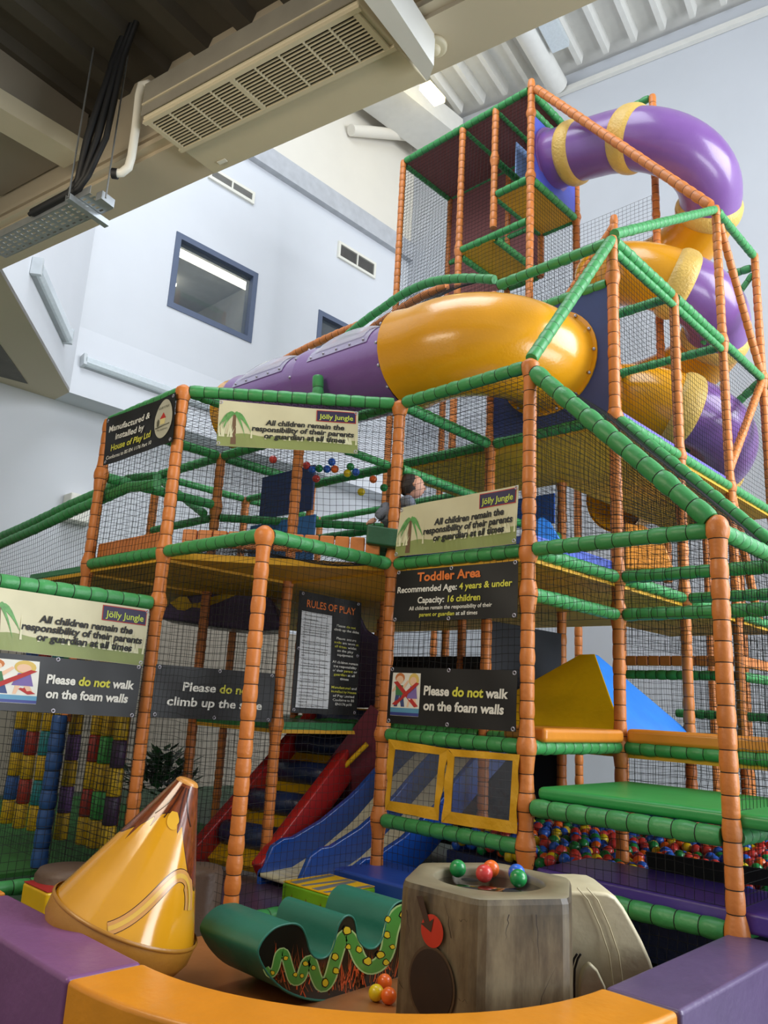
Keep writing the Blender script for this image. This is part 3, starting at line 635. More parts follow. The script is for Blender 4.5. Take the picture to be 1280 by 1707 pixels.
cuts = [(-90, 38, PURPLE_TUBE), (38, 312, YELLOW_TUBE), (312, 398, PURPLE_TUBE), (398, 672, YELLOW_TUBE), (672, 780, PURPLE_TUBE), (780, 900, YELLOW_TUBE)]
for a, c, m_ in cuts:
    n = max(8, int((c-a)/7)); tube_part(sp_, [hpt(a+(c-a)*i/n) for i in range(n+1)], m_, TR)
collar(sp_, [ent[0].lerp(ent[1], .55), ent[1], ent[1].lerp(ent[2], .05)], TR)
for a in (-90, 38, 312, 398, 672, 780):
    collar(sp_, [hpt(a-9), hpt(a), hpt(a+9)], TR)
mb = MB(); mb.sweep([ent[0]-V((.02, 0, 0)), ent[0]+V((.03, 0, -.003))], TR+.06, 36, 0, True, True); mb.build('entry_flange', PURPLE_TUBE, sp_)

# ------------------------------------------------------------------ big side tube slide with clear domes
st = thing('side_tube_slide', 'wide yellow and purple tube slide with clear dome windows running left from the navy panel', 'slide')
zc, r2 = 4.33, .42
y1 = .42
el = [V((-.6, G-.02, zc)), V((-.6, G-.1, zc))]+[V((-1.2+.6*math.cos(t), 1.02+.6*math.sin(-t), zc)) for t in [PI/2*i/10 for i in range(11)]]
el += [V((-1.35, y1, zc)), V((-1.48, y1, zc))]
tube_part(st, el, YELLOW_TUBE, r2, lip=.02)
r3 = .385
def zt_(x): return 4.29+.03*(-1.48-x)
xs = [(-1.48, -2.62), (-2.62, -3.78)]
TSEC = {}
for a, c in xs: TSEC[a] = tube_part(st, [V((a+(c-a)*i/6, y1, zt_(a+(c-a)*i/6))) for i in range(7)], PURPLE_TUBE, r3, lip=.02)
tube_part(st, [V((-3.78, y1, zt_(-3.78))), V((-3.86, y1, zt_(-3.86))), V((-3.95, y1, zt_(-3.95)))], YELLOW_TUBE, r3)
mb = MB(); mb.sweep([V((-.6, G-.005, zc)), V((-.6, G-.035, zc))], r2+.05, 40, 0, True, True); mb.build('flange', YELLOW_TUBE, st)
BOLT = mat('bolt_zinc', '#b8b4c0', .3, metal=.6)
def bolts(cx, ax, rr, n, a0=0):
    mb = MB()
    for k in range(n):
        t = 2*PI*k/n+a0
        p = V((cx.x, cx.y+rr*math.cos(t), cx.z+rr*math.sin(t))) if ax == 'x' else V((cx.x+rr*math.cos(t), cx.y, cx.z+rr*math.sin(t)))
        mb.ball(p, .014, 8, 6)
    mb.build('bolts', BOLT, st)
bolts(V((-.6, G-.045, zc)), 'y', r2+.028, 14); bolts(V((-1.5, y1, zc)), 'x', r2+.012, 14); bolts(V((-2.64, y1, zt_(-2.64))), 'x', r3+.02, 12)
LAV = mat('lavender_window_frame', '#a99fbe', .3, var=.04, alpha=.9, coat=.3)
for a, c in xs:
    for part, ins, off, m_ in (('window_frame', 0, .006, LAV), ('dome_window', .09, .014, CLEAR)):
        mb = MB(); nx_, nt_ = 14, 14; x0, x1 = a-.2-ins*.8, c+.16+ins*.8; t0, t1 = math.radians(18)+ins/r2, math.radians(150)-ins/r2; vs = []
        for i in range(nx_+1):
            for j in range(nt_+1):
                u, v = i/nx_, j/nt_; bul = (.055*(16*u*(1-u)*v*(1-v))**.7 if ins else 0); rr = r3+off+bul
                tt = t0+(t1-t0)*v
                vs.append((x0+(x1-x0)*u, y1-rr*math.cos(tt), zt_(x0+(x1-x0)*u)+rr*math.sin(tt)))
        mb.add(vs, [(i*(nt_+1)+j, (i+1)*(nt_+1)+j, (i+1)*(nt_+1)+j+1, i*(nt_+1)+j+1) for i in range(nx_) for j in range(nt_)], 0, True)
        mb.build(part, m_, TSEC[a])
    mb = MB()
    for i in range(5):
        for tt in (math.radians(23),):
            mb.ball((a-.25+(c-a+.46)*i/4, y1-(r3+.01)*math.cos(tt), zt_(a-.25+(c-a+.46)*i/4)+(r3+.01)*math.sin(tt)), .012, 8, 6)
    mb.build('bolts', BOLT, TSEC[a])

# ------------------------------------------------------------------ banners
BAN = mat('black_banner_vinyl', '#141314', .45, var=.15, vscale=8)
CRB = mat('cream_banner_vinyl', '#cfc8a4', .45, var=.04); TXW = mat('banner_white_ink', '#e8e6dc', .6, var=0); TXY = mat('banner_yellow_ink', '#d6d24a', .6, var=0)
TXO = mat('banner_orange_ink', '#e0762e', .6, var=0); TXK = mat('banner_black_ink', '#1b1a1a', .6, var=0); TXR = mat('banner_red_ink', '#b62c26', .6, var=0)
INK = {'w': TXW, 'y': TXY, 'o': TXO, 'k': TXK, 'r': TXR}
def ink(c): return INK[c] if c in INK else mat('ink_'+c.strip('#'), c, .6, var=0)
_fc = {}
def text_mesh(s, off, shear):
    cu = bpy.data.curves.new('t', 'FONT'); cu.body = s; cu.size = 1; cu.offset = off; cu.shear = shear; cu.resolution_u = 3
    o = bpy.data.objects.new('t', cu); COL.objects.link(o); dg = bpy.context.evaluated_depsgraph_get()
    me = bpy.data.meshes.new_from_object(o.evaluated_get(dg)); bpy.data.objects.remove(o)
    return [v.co.copy() for v in me.vertices], [list(p.vertices) for p in me.polygons]
def width(s):
    if s not in _fc:
        f = lambda q: (lambda vs: (min(v.x for v in vs), max(v.x for v in vs)))(text_mesh(q, 0, 0)[0])
        a = f('|'+s+'|'); b_ = f('||'); _fc[s] = (a[1]-a[0])-(b_[1]-b_[0])
    return _fc[s]
class Sheet:
    """a hung vinyl sheet with four real corners; u to the right, v downwards"""
    def __init__(s, name, tl, tr, br, bl, m, label, cat='sign', rip=.006, group=None, nx=20, ny=8):
        s.c = [V(p) for p in (tl, tr, br, bl)]; s.rip = rip
        s.n = (s.c[1]-s.c[0]).cross(s.c[0]-s.c[3]).normalized()
        if s.n.dot(CAM-s.c[0]) < 0: s.n = -s.n
        s.ph = random.uniform(0, 6); s.ob = None; mb = MB()
        o = (s.c[0]+s.c[1]+s.c[2]+s.c[3])/4; s.org = o
        for side in (0, 1):
            vs = [s.P(i/nx, j/ny, -.002*side)-o for i in range(nx+1) for j in range(ny+1)]
            mb.add(vs, [(i*(ny+1)+j, (i+1)*(ny+1)+j, (i+1)*(ny+1)+j+1, i*(ny+1)+j+1) for i in range(nx) for j in range(ny)], 0, True)
        s.ob = mb.build(name, m); s.ob.location = o; tag(s.ob, label, cat, group)
        s.W = (s.c[1]-s.c[0]).length; s.H = (s.c[3]-s.c[0]).length
    def P(s, u, v, d=0):
        p = s.c[0].lerp(s.c[1], u).lerp(s.c[3].lerp(s.c[2], u), v)
        w_ = s.rip*(math.sin(7*u+s.ph+2*v)+.6*math.sin(13*u-5*v+2*s.ph))
        return p+s.n*(w_+d+.012)
    def poly(s, name, uvs, m, d=.002):
        mb = MB(); mb.add([s.P(u, v, d)-s.org for u, v in uvs], [tuple(range(len(uvs)))]); return mb.build(name, m, s.ob)
    def polys(s, name, plist, m, d=.002):
        mb = MB()
        for uvs in plist: mb.add([s.P(u, v, d)-s.org for u, v in uvs], [tuple(range(len(uvs)))])
        return mb.build(name, m, s.ob)
    def rect(s, name, u0, v0, u1, v1, m, d=.002):
        n = 12; mb = MB(); vs = [s.P(u0+(u1-u0)*i/n, v0+(v1-v0)*j/4, d)-s.org for i in range(n+1) for j in range(5)]
        mb.add(vs, [(i*5+j, (i+1)*5+j, (i+1)*5+j+1, i*5+j+1) for i in range(n) for j in range(4)]); return mb.build(name, m, s.ob)
    def write(s, runs, u0, u1, vb, cap, bold=.012, shear=0, d=.0055):
        """runs of (text, ink) fitted between u0 and u1 on the baseline vb with cap height cap"""
        tot = sum(width(t) for t, c in runs); x = 0
        for t, c in runs:
            vs, fs = text_mesh(t, bold, shear)
            mb = MB(); mb.add([s.P(u0+(u1-u0)*(x+p.x)/tot, vb-p.y/.72*cap, d)-s.org for p in vs], fs); mb.build('lettering', ink(c), s.ob); x += width(t)
    def eyelets(s, pts):
        mb = MB()
        for u, v in pts:
            c = s.P(u, v, .001)-s.org; ax = (s.c[1]-s.c[0]).normalized(); ay = s.n.cross(ax); q = [c+ax*.011*math.cos(2*PI*k/12)+ay*.011*math.sin(2*PI*k/12) for k in range(13)]
            mb.sweep(q, .004, 6, 0, True, False)
        mb.build('eyelets', BOLT, s.ob)
LEAF = '#5f9a52'; SAGE = '#8f9a5c'
def jungle(s, u_off=0):
    """cream banner: sage ground with pale grass, a palm tree, a name plate and three lines"""
    rnd = random.Random(5)
    s.polys('sage_ground', [[(i/24, .72+.05*math.sin(i)*.4), ((i+1)/24, .72+.05*math.sin(i+1)*.4), ((i+1)/24, .995), (i/24, .995)] for i in range(24)], mat('ink_sage', '#8a9556', .5, var=.06), .0012)
    gl = []
    for k in range(46):
        u = rnd.choice((rnd.uniform(.0, .12), rnd.uniform(.2, .98), rnd.uniform(.7, 1.0))); h = rnd.uniform(.1, .42); lean = rnd.uniform(-.03, .03); b0 = .80
        gl.append([(max(0, u-.007), b0), (min(1, u+.007), b0), (min(1, max(0, u+lean)), b0-h)])
    s.polys('pale_grass', gl, mat('ink_pale_grass', '#dedcb6', .5), .0042)
    s.polys('palm_trunk', [[(.105, .3), (.125, .3), (.135, .95), (.095, .95)]], mat('ink_trunk', '#6c4f36', .5), .0026)
    fr = []
    for ang, L in ((-170, .13), (-140, .12), (-60, .11), (-25, .13), (5, .14), (200, .13), (40, .12), (150, .12)):
        a = math.radians(ang); c0 = (.115, .28); q1, q2 = [], []
        for i in range(7):
            t = i/6; x = c0[0]+L*t*math.cos(a)*.9; y = c0[1]+.9*L*t*math.sin(a)*s.W/s.H*.6+.38*t*t
            wd = .05*math.sin(PI*min(1, t*.9+.08)); q1.append((max(.001, min(.999, x)), max(.01, y-wd))); q2.append((max(.001, min(.999, x)), max(.01, y+wd)))
        fr.append(q1+q2[::-1])
    s.polys('palm_fronds', fr, mat('ink_leaf', LEAF, .5, var=.25, vscale=30), .003)
    s.rect('name_plate_border', .70, .035, .985, .30, TXR, .003); s.rect('name_plate', .705, .05, .98, .285, mat('ink_navy', '#2c2448', .5), .0038)
    s.write([('Jölly Jungle', '#c9d94e')], .725, .965, .235, .115, .012, d=.0055)
    s.write([('All children remain the', 'k')], .34, .90, .475, .12, .034, .15, d=.007); s.write([('responsibility of their parents', 'k')], .24, .97, .625, .12, .034, .15, d=.007); s.write([('or guardian at all times', 'k')], .33, .91, .775, .12, .034, .15, d=.007)
    s.eyelets([(.012, .05), (.985, .95), (.012, .95), (.985, .04)])
def foam_rule(s, u_pic0, u_pic1, ut, pic=True):
    """black banner: picture of two crossed-out children, two lines"""
    p0, p1 = u_pic0, u_pic1; W = p1-p0
    s.rect('picture', p0, .10, p1, .86, mat('ink_picture_paper', '#e6e4d8', .5), .002)
    s.rect('picture_blue_ground', p0, .72, p1, .80, mat('ink_sea', '#5a98b8', .5), .003); s.rect('picture_navy_ground', p0, .80, p1, .855, mat('ink_navy2', '#36408a', .5), .003)
    def X(a): return p0+W*a
    def blob(n, cx, cy, rx_, ry_, c, d=.0032): s.polys(n, [[(X(cx+rx_*math.cos(2*PI*k/14)), cy+ry_*math.sin(2*PI*k/14)) for k in range(14)]], ink(c), d)
    blob('boy_hair', .27, .19, .17, .09, '#c8763c'); blob('boy_face', .27, .225, .13, .075, '#ecc3a2', .0036); blob('girl_hair', .77, .22, .18, .12, '#dcbc62'); blob('girl_face', .75, .24, .12, .075, '#ecc3a2', .0036)
    s.polys('boy_shirt', [[(X(.14), .32), (X(.4), .32), (X(.44), .5), (X(.16), .5)]], ink('#3f7a4a'), .0034); s.polys('girl_dress', [[(X(.66), .33), (X(.86), .33), (X(.92), .55), (X(.56), .55)]], ink('#7d68a8'), .0034)
    s.polys('boy_legs', [[(X(.16), .5), (X(.3), .5), (X(.24), .7), (X(.12), .7)], [(X(.3), .5), (X(.44), .5), (X(.5), .7), (X(.38), .7)]], ink('#3c4c7c'), .0034); s.polys('girl_legs', [[(X(.62), .55), (X(.7), .55), (X(.64), .7), (X(.58), .7)], [(X(.76), .55), (X(.86), .55), (X(.94), .68), (X(.86), .7)]], ink('#ecc3a2'), .0034)
    s.polys('boy_arms', [[(X(.4), .33), (X(.56), .22), (X(.6), .25), (X(.42), .4)], [(X(.14), .33), (X(.02), .42), (X(.05), .45), (X(.16), .4)]], ink('#ecc3a2'), .0034)
    s.polys('red_cross', [[(X(.06), .27), (X(.2), .25), (X(.97), .68), (X(.84), .7)], [(X(.86), .26), (X(.97), .28), (X(.2), .68), (X(.05), .66)]], TXR, .0046)
    s.write([('Please ', 'w'), ('do not', 'y'), (' walk', 'w')], ut[0], ut[1], .47, .16, .034, .08); s.write([('on the foam walls', 'w')], ut[0]+.005, ut[1]-.02, .73, .16, .034, .08)
    s.eyelets([(.02, .04), (.5, .03), (.98, .04), (.02, .96), (.5, .96), (.98, .96)])
GBN = 'cream guardian banners'
def face(f, pts, *a): return [f(px, py, *a) for px, py in pts]
# left bay (plane x = -2.4)
S = Sheet('banner', *face(on_x, ((-38, 974), (247, 1016), (237, 1110), (-46, 1078)), -2*G+.06), CRB, 'cream banner about guardians hanging from the low green rail at the left edge', group=None); jungle(S)
S = Sheet('banner', *face(on_x, ((-70, 1082), (236, 1109), (222, 1196), (-70, 1180)), -2*G+.055), BAN, 'black banner with a crossed-out picture below the cream banner at the left edge'); foam_rule(S, .08, .40, (.44, .955))
S = Sheet('banner', *face(on_x, ((259, 1107), (458, 1123), (450, 1204), (249, 1195)), -2*G+.03), BAN, 'plain black banner about not climbing up the slide, partly behind a front orange post')
S.write([('Please ', 'w'), ('do not', 'y')], .21, .80, .47, .17, .022, .05); S.write([('climb up the slide', 'w')], .10, .90, .76, .17, .022, .05); S.eyelets([(.03, .05), (.5, .04), (.97, .05), (.03, .95), (.5, .96), (.97, .95)])
# rules sheet
S = Sheet('banner', *face(on_x, ((497, 984), (601, 1005), (594, 1193), (484, 1188)), -2*G+.05), BAN, 'tall black rules sheet with a white text panel behind the net', nx=10, ny=14)
S.write([('RULES OF PLAY', 'o')], .12, .88, .125, .062, .014)
S.rect('white_panel', .055, .165, .525, .955, mat('ink_white_panel', '#d9dcdf', .5, var=.02), .003)
rl = ['1) Only children who are under 4\'10" or', '145cm in height may play.', '2) Children should use the toilet and wash', 'their hands before entering the play area.', '3) Leave badges and jewellery with parents/', 'guardians. Spectacles should only be worn', 'if used with a retainer and shatter proof', 'lenses.', '4) Please remove shoes before entering the', 'play area. Socks must be worn at all times.', '5) In case of a problem, contact the owner', 'or a member of staff. All children must be', 'accompanied by a supervising adult at all', 'times.', '6) Please do not play in front of slide exits.', '7) Clothes with ropes and cords should not', 'be worn in the play area. No sharp objects', 'may be taken into the play area.', '8) Fighting or bullying will not be tolerated.', 'Guilty parties may be asked to leave.', '9) It is forbidden to climb on the netted', 'walls or the outer structure.', '10) No food, drinks or chewing gum should', 'be taken into the play area.', '11) It is forbidden to smoke or play with fire', 'within the play area.', '12) Children who are unwell should not enter', 'the play area.', '13) Balls or other objects should not be', 'thrown at each other.']
v = .20
for i, t in enumerate(rl):
    if t[0].isdigit() and i: v += .011
    S.write([(t, 'k')], .085, .085+.41*min(1, len(t)/44), v, .0125, .004); v += .0215
for v, runs, a, c in ((.25, [('Please ', 'w'), ('do not', 'y')], .60, .90), (.285, [('climb up the slides', 'w')], .56, .96), (.36, [('Please ensure', 'w')], .60, .92), (.395, [('socks', 'y'), (' are worn ', 'w'), ('at', 'y')], .57, .96), (.43, [('all times', 'y'), (' whilst', 'w')], .58, .93), (.465, [('on the play', 'w')], .62, .88), (.50, [('equipment', 'w')], .62, .88),
                       (.565, [('All children remain', 'w')], .55, .97), (.60, [('the responsibility', 'w')], .57, .95), (.635, [('of their ', 'w'), ('parent', 'y'), (' or', 'w')], .56, .96), (.67, [('guardian', 'y'), (' at all', 'w')], .58, .93), (.705, [('times', 'w')], .68, .83), (.78, [('Manufactured', 'y'), (' and', 'w')], .55, .97), (.815, [('installed by House', 'y')], .55, .97), (.85, [('of Play Limited', 'w')], .58, .94), (.885, [('Conforms to BS', 'w')], .58, .94), (.92, [('EN1176 pt10', 'w')], .62, .90)):
    S.write(runs, a, c, v, .021, .014)
S.eyelets([(.06, .02), (.94, .02), (.04, .48), (.96, .48), (.04, .975), (.96, .975)])
# upper left
S = Sheet('banner', *face(on_y, ((181, 700), (297, 655), (290, 737), (175, 777)), -G-.06), BAN, 'dark maker banner with an oval emblem at the top left corner of the frame')
S.write([('Manufactured &', 'w')], .06, .66, .33, .13, .02, .15); S.write([('installed by', 'w')], .17, .58, .53, .13, .02, .15); S.write([('House of Play Ltd', 'y')], .10, .70, .74, .13, .02, .15); S.write([('Conforms to BS EN 1176 Part 10', 'w')], .04, .72, .90, .075, .012, .15)
ov = [(.86+.115*math.cos(2*PI*k/28), .46+.40*math.sin(2*PI*k/28)) for k in range(28)]; S.polys('emblem', [ov], mat('ink_emblem', '#b9b6a2', .5), .004)
S.polys('emblem_roof', [[(.82, .46), (.86, .33), (.90, .46)]], TXR, .008); S.polys('emblem_house', [[(.83, .46), (.89, .46), (.89, .58), (.83, .58)]], ink('#d8c98a'), .008); S.polys('emblem_tree', [[(.785, .5), (.8, .44), (.815, .5), (.81, .6), (.79, .6)], [(.77, .62), (.95, .585), (.95, .605), (.77, .64)]], ink('#5c5a46'), .008)
S.write([("HOUSE 'O' PLAY", '#5c5a46')], .785, .935, .25, .05, .008, d=.009); S.write([('Play equipment', '#5c5a46')], .80, .93, .70, .035, .006, d=.009)
S.eyelets([(.03, .06), (.97, .06), (.03, .94), (.97, .94)])
nd = (V((-G, 0, 0))-V((-2*G, -G, 0))).normalized().cross(Z); pd = V((-2*G, -G, 0))+nd*.07
S = Sheet('banner', *face(on_plane, ((367, 668), (597, 688), (596, 757), (361, 743)), pd, nd), CRB, 'cream banner about guardians under the diagonal top rail at the upper left'); jungle(S)
# front bay between P and Q
S = Sheet('banner', *face(on_y, ((669, 847), (866, 809), (863, 907), (661, 929)), -.065), CRB, 'cream banner about guardians above the black toddler sign'); jungle(S)
S = Sheet('banner', *face(on_y, ((664, 953), (866, 935), (864, 1030), (657, 1037)), -.05), BAN, 'black sign headed in orange lettering for the toddler age limit', rip=.004)
S.write([('Toddler Area', 'o')], .20, .72, .235, .17, .03); S.write([('Recommended Age: ', 'w'), ('4 years & under', 'y')], .02, .96, .44, .12, .024, .05); S.write([('Capacity: ', 'w'), ('16 children', 'y')], .21, .73, .66, .12, .024, .05)
S.write([('All children remain the responsibility of their', 'w')], .14, .82, .79, .075, .014, .05); S.write([('parent or guardian', 'y'), (' at all times', 'w')], .23, .71, .915, .075, .014, .05); S.eyelets([(.02, .03), (.48, .03), (.98, .03), (.02, .96), (.48, .97), (.98, .96)])
S = Sheet('banner', *face(on_y, ((652, 1112), (864, 1118), (862, 1220), (646, 1205)), -.05), BAN, 'black foam-wall warning banner between the toddler sign and the yellow curtain', rip=.004); foam_rule(S, .03, .275, (.305, .935))
# ------------------------------------------------------------------ toddler zone: floor mats, foam wall
FLOORB = vinyl('tan_mat_vinyl', '#a0683a', .33, bump=.15, bscale=8)
b = MB(); b.box((-1.3, -2.44, 0), (1.21, -.06, .1)); tag(b.build('floor_mat', FLOORB, bevel=.015), 'tan padded floor mat inside the curved foam wall', 'floor mat')
b = MB(); b.box((-3.6, -1.12, 0), (-1.28, 1.0, .06)); tag(b.build('floor_mat', vinyl('dark_purple_mat', '#4a3a55', .3, bump=.15, bscale=8), bevel=.012), 'dark purple floor mat in front of the wave slide', 'floor mat')
HW = .45
def foam(name, mb, m, label, cat='foam wall', bevel=.018, **k): return tag(mb.build(name, m, bevel=bevel, bseg=3), label, cat, **k)
b = MB(); b.box((-1.31, -2.735, 0), (-.066, -2.44, HW)); foam('foam_wall', b, PURPLE_PAD, 'purple foam wall block at the bottom left corner')
def ring(cx, cy, ri, ro, a0, a1, n=22):
    b = MB(); vs = []
    for i in range(n+1):
        t = math.radians(a0+(a1-a0)*i/n); c, s = math.cos(t), math.sin(t)
        vs += [(cx+ri*c, cy+ri*s, 0), (cx+ro*c, cy+ro*s, 0), (cx+ro*c, cy+ro*s, HW), (cx+ri*c, cy+ri*s, HW)]
    f = []
    for i in range(n):
        o, p = i*4, i*4+4
        f += [(o, p, p+1, o+1), (o+1, p+1, p+2, o+2), (o+2, p+2, p+3, o+3), (o+3, p+3, p, o)]
    b.add(vs, f+[(0, 1, 2, 3), tuple(n*4+k for k in (3, 2, 1, 0))]); return b
foam('foam_wall', ring(-.06, -1.22, 1.22+.0, 1.515, -90, -1), ORANGE_WALL, 'curved orange foam wall block along the bottom edge')
foam('foam_wall', ring(-1.32, -1.22, 1.22, 1.515, -101, -91), ORANGE_WALL, 'sliver of orange foam wall beyond the purple block at the left edge')
b = MB(); b.box((1.165, -1.235, 0), (1.46, -.0, HW)); foam('foam_wall', b, VIOLET_PAD, 'dark violet foam wall block at the bottom right corner')

# lion cone: a rounded-bottom soft cone leaning to the right
def basis(zv, front):
    z = V(zv).normalized(); y = (-(V(front)-z*V(front).dot(z))).normalized(); x = y.cross(z); return Matrix((x, y, z)).transposed().to_4x4()
apex = at_d(313, 1303, 3.72); base_c = at_d(209, 1529, 3.55); axis = (apex-base_c); HCn = axis.length
lc = thing('soft_cone', 'yellow leaning soft play cone with a brown mane and tail printed on it', 'foam cone'); mx = basis(axis, CAM-base_c); mx.translation = base_c; lc.matrix_world = mx
RB0 = .335
def cr(h): return RB0+(.052-RB0)*h/HCn        # cone radius at height h
LY = vinyl('lion_yellow_gloss_vinyl', '#d99a1c', .13, bump=.05, bscale=10, coat=.6); MANE = mat('mane_brown_print', '#74381a', .16, var=.35, vscale=9, stretch=(6, 6, .6), coat=.6); LDK = mat('dark_brown_print', '#3d1d12', .2, coat=.4); LTAIL = mat('tail_tan_print', '#cf9550', .16, coat=.6); LBAND = vinyl('tan_base_vinyl', '#a8752a', .35, bump=.15)
def lion_edge(th):     # height of the mane's edge against the angle from the front, as a share of the cone
    d = (math.degrees(th)+90+180) % 360-180
    K = [(-180, .46), (-100, .5), (-70, .55), (-54, .62), (-51, .53), (-46, .65), (-32, .74), (-28, .66), (-22, .77), (-6, .80), (4, .77), (16, .77), (22, .69), (28, .75), (42, .62), (58, .46), (76, .36), (110, .38), (180, .46)]
    for (a, x), (c, y) in zip(K, K[1:]):
        if d <= c: return HCn*(x+(y-x)*(d-a)/(c-a))
    return HCn*.5
NS = 240; b = MB(); vs = []; fs = []; mi = []; rows = [i/24 for i in range(24)]+[1.0, 1.035]+[1.1+.9*i/16 for i in range(17)]
for q in rows:
    for k in range(NS):
        t = 2*PI*k/NS; e = lion_edge(t)-.012; h = e*q if q <= 1 else e+(HCn-e)*(q-1); r = cr(h); vs.append((r*math.cos(t), r*math.sin(t), h))
for j in range(len(rows)-1):
    for k in range(NS):
        fs.append((j*NS+k, j*NS+(k+1) % NS, (j+1)*NS+(k+1) % NS, (j+1)*NS+k)); mi.append(0 if rows[j+1] <= 1 else 2 if rows[j+1] < 1.05 else 1)
b.add(vs, fs, mi, True); b.build('cone_skin', [LY, MANE, LDK], lc)
b = MB(); b.lathe([(.001, HCn+.012), (.03, HCn+.012), (.045, HCn+.008), (.056, HCn-.004), (.055, HCn-.02)], sides=40); b.build('tip_disc', vinyl('tip_tan_vinyl', '#c98c45', .3), lc)
b = MB(); b.lathe([(RB0+.004, .012), (RB0+.008, .004), (RB0+.006, -.07), (RB0-.02, -.12), (RB0-.09, -.165), (.12, -.185), (.001, -.19)], sides=60); b.build('base_band', LBAND, lc)
b = MB(); b.lathe([(RB0+.004, .02), (RB0+.012, .014), (RB0+.012, .006), (RB0+.004, .0)], sides=60); b.build('base_piping', LBAND, lc)
def cone_ribbon(name, pts, wd, m, off):
    """pts: (degrees from the front, height fraction)"""
    q = []
    for a, hf in pts: q.append((math.radians(a-90), hf*HCn))
    L_, R_2 = [], []
    def pt(t, h): r = cr(h)+off; return V((r*math.cos(t), r*math.sin(t), h))
    P3 = [pt(t, h) for t, h in q]
    for i, p in enumerate(P3):
        d = (P3[min(i+1, len(P3)-1)]-P3[max(i-1, 0)]).normalized(); n = V((p.x, p.y, .25*Vlen(p))).normalized(); s = d.cross(n)
        w_ = wd(i/(len(P3)-1)) if callable(wd) else wd
        for lst, sg in ((L_, 1), (R_2, -1)):
            e = p+s*w_*sg; t = math.atan2(e.y, e.x); lst.append(pt(t, e.z))
    b = MB(); n = len(L_); b.add(L_+R_2, [(i, i+1, n+i+1, n+i) for i in range(n-1)], 0, True); return b.build(name, m, lc)
def Vlen(p): return math.hypot(p.x, p.y)
def bez(p0, p1, p2, p3, n=16): return [tuple((1-t)**3*a+3*(1-t)**2*t*b_+3*(1-t)*t*t*c+t**3*d for a, b_, c, d in zip(p0, p1, p2, p3)) for t in [i/n for i in range(n+1)]]
tail = bez((-8, .04), (12, .16), (22, .42), (42, .44))+bez((42, .44), (58, .45), (66, .36), (64, .24), 10)[1:]
cone_ribbon('tail_outline', tail, lambda t: .027+.012*(t > .8), LDK, .0012); cone_ribbon('tail', tail, lambda t: .024+.012*(t > .8), LTAIL, .0022)
cone_ribbon('tail_highlight', tail, lambda t: .009, mat('tail_light_print', '#dcb04a', .16, coat=.6), .003)
cone_ribbon('chin_curl', bez((2, .80), (4, .74), (14, .68), (20, .72)), lambda t: .028*math.sin(PI*min(1, t+.15)), mat('ear_yellow_print', '#e3ac28', .16, coat=.6), .003)
for a in (-22, -8, 12, 30): cone_ribbon('mane_strand', bez((a*.6, .97), (a*.8, .9), (a*1.1, .82), (a*1.7, .74), 8), .0028, LDK, .003)

# snake rocker
XS = on_z(535, 1668, .1).x
sn = thing('snake_rocker', 'green wave-backed soft rocker with a snake printed on its side', 'rocker')
prof = [(430, 1592), (433, 1575), (443, 1560), (458, 1547), (475, 1541), (492, 1540), (504, 1548), (511, 1565), (515, 1582), (522, 1594), (533, 1598), (545, 1594), (553, 1583), (558, 1566), (563, 1545), (571, 1531), (580, 1526), (589, 1531), (593, 1545), (595, 1562), (602, 1574), (612, 1581), (624, 1580), (633, 1571), (639, 1556), (643, 1536), (650, 1517), (661, 1505), (674, 1502), (685, 1510), (694, 1530), (698, 1556), (694, 1585), (680, 1612), (655, 1636), (620, 1654), (580, 1664), (535, 1668), (500, 1662), (470, 1648), (445, 1622)]
PW = [on_x(px, py, XS) for px, py in prof]; oS = on_z(535, 1668, .1); sn.location = oS
def smooth_poly(P, n=3):
    out = []; N = len(P)
    for i in range(N):
        p0, p1, p2, p3 = P[i-1], P[i], P[(i+1) % N], P[(i+2) % N]
        for k in range(n):
            t = k/n; out.append(.5*((2*p1)+(p2-p0)*t+(2*p0-5*p1+4*p2-p3)*t*t+(3*p1-p0-3*p2+p3)*t**3))
    return out
PWs = [p-oS for p in smooth_poly(PW)]; EXT = V((-.44, 0, 0))
TEAL = vinyl('teal_green_vinyl', '#266e5b', .4, bump=.2, bscale=10)
b = MB(); n = len(PWs); b.add(PWs+[p+EXT for p in PWs], [(i, (i+1) % n, n+(i+1) % n, n+i) for i in range(n)], 0, True); b.add([p+EXT for p in PWs], [tuple(range(n))]); b.build('padded_body', TEAL, sn)
PRB = mat('black_gloss_print', '#151712', .15, coat=.6); b = MB(); b.add([p+V((.001, 0, 0)) for p in PWs], [tuple(range(n))]); b.build('printed_side', PRB, sn)
b = MB(); b.sweep(PWs+[PWs[0]], .006, 6, 0, True, False); b.build('edge_piping', TEAL, sn)
def sp(px, py, d): return on_x(px, py, XS)-oS+V((d, 0, 0))
rnd = random.Random(11); G1, G2 = [], []
from_poly = [(px, py) for px, py in prof]
def inside(x, y):
    c = False; N = len(from_poly)
    for i in range(N):
        (x0, y0), (x1, y1) = from_poly[i], from_poly[i-1]
        if (y0 > y) != (y1 > y) and x < (x1-x0)*(y-y0)/(y1-y0)+x0: c = not c
    return c
for lst, N_g, ylo in ((G1, 90, 0), (G2, 80, 0)):
    k = 0
    while k < N_g:
        x = rnd.uniform(432, 695); y = rnd.uniform(1612, 1664); tx = x+rnd.uniform(-13, 13); ty = y-rnd.uniform(18, 50)
        if inside(x-1.2, y) and inside(x+1.2, y) and inside(tx, ty): lst.append([(x-1.1, y), (x+1.1, y), (tx, ty)]); k += 1
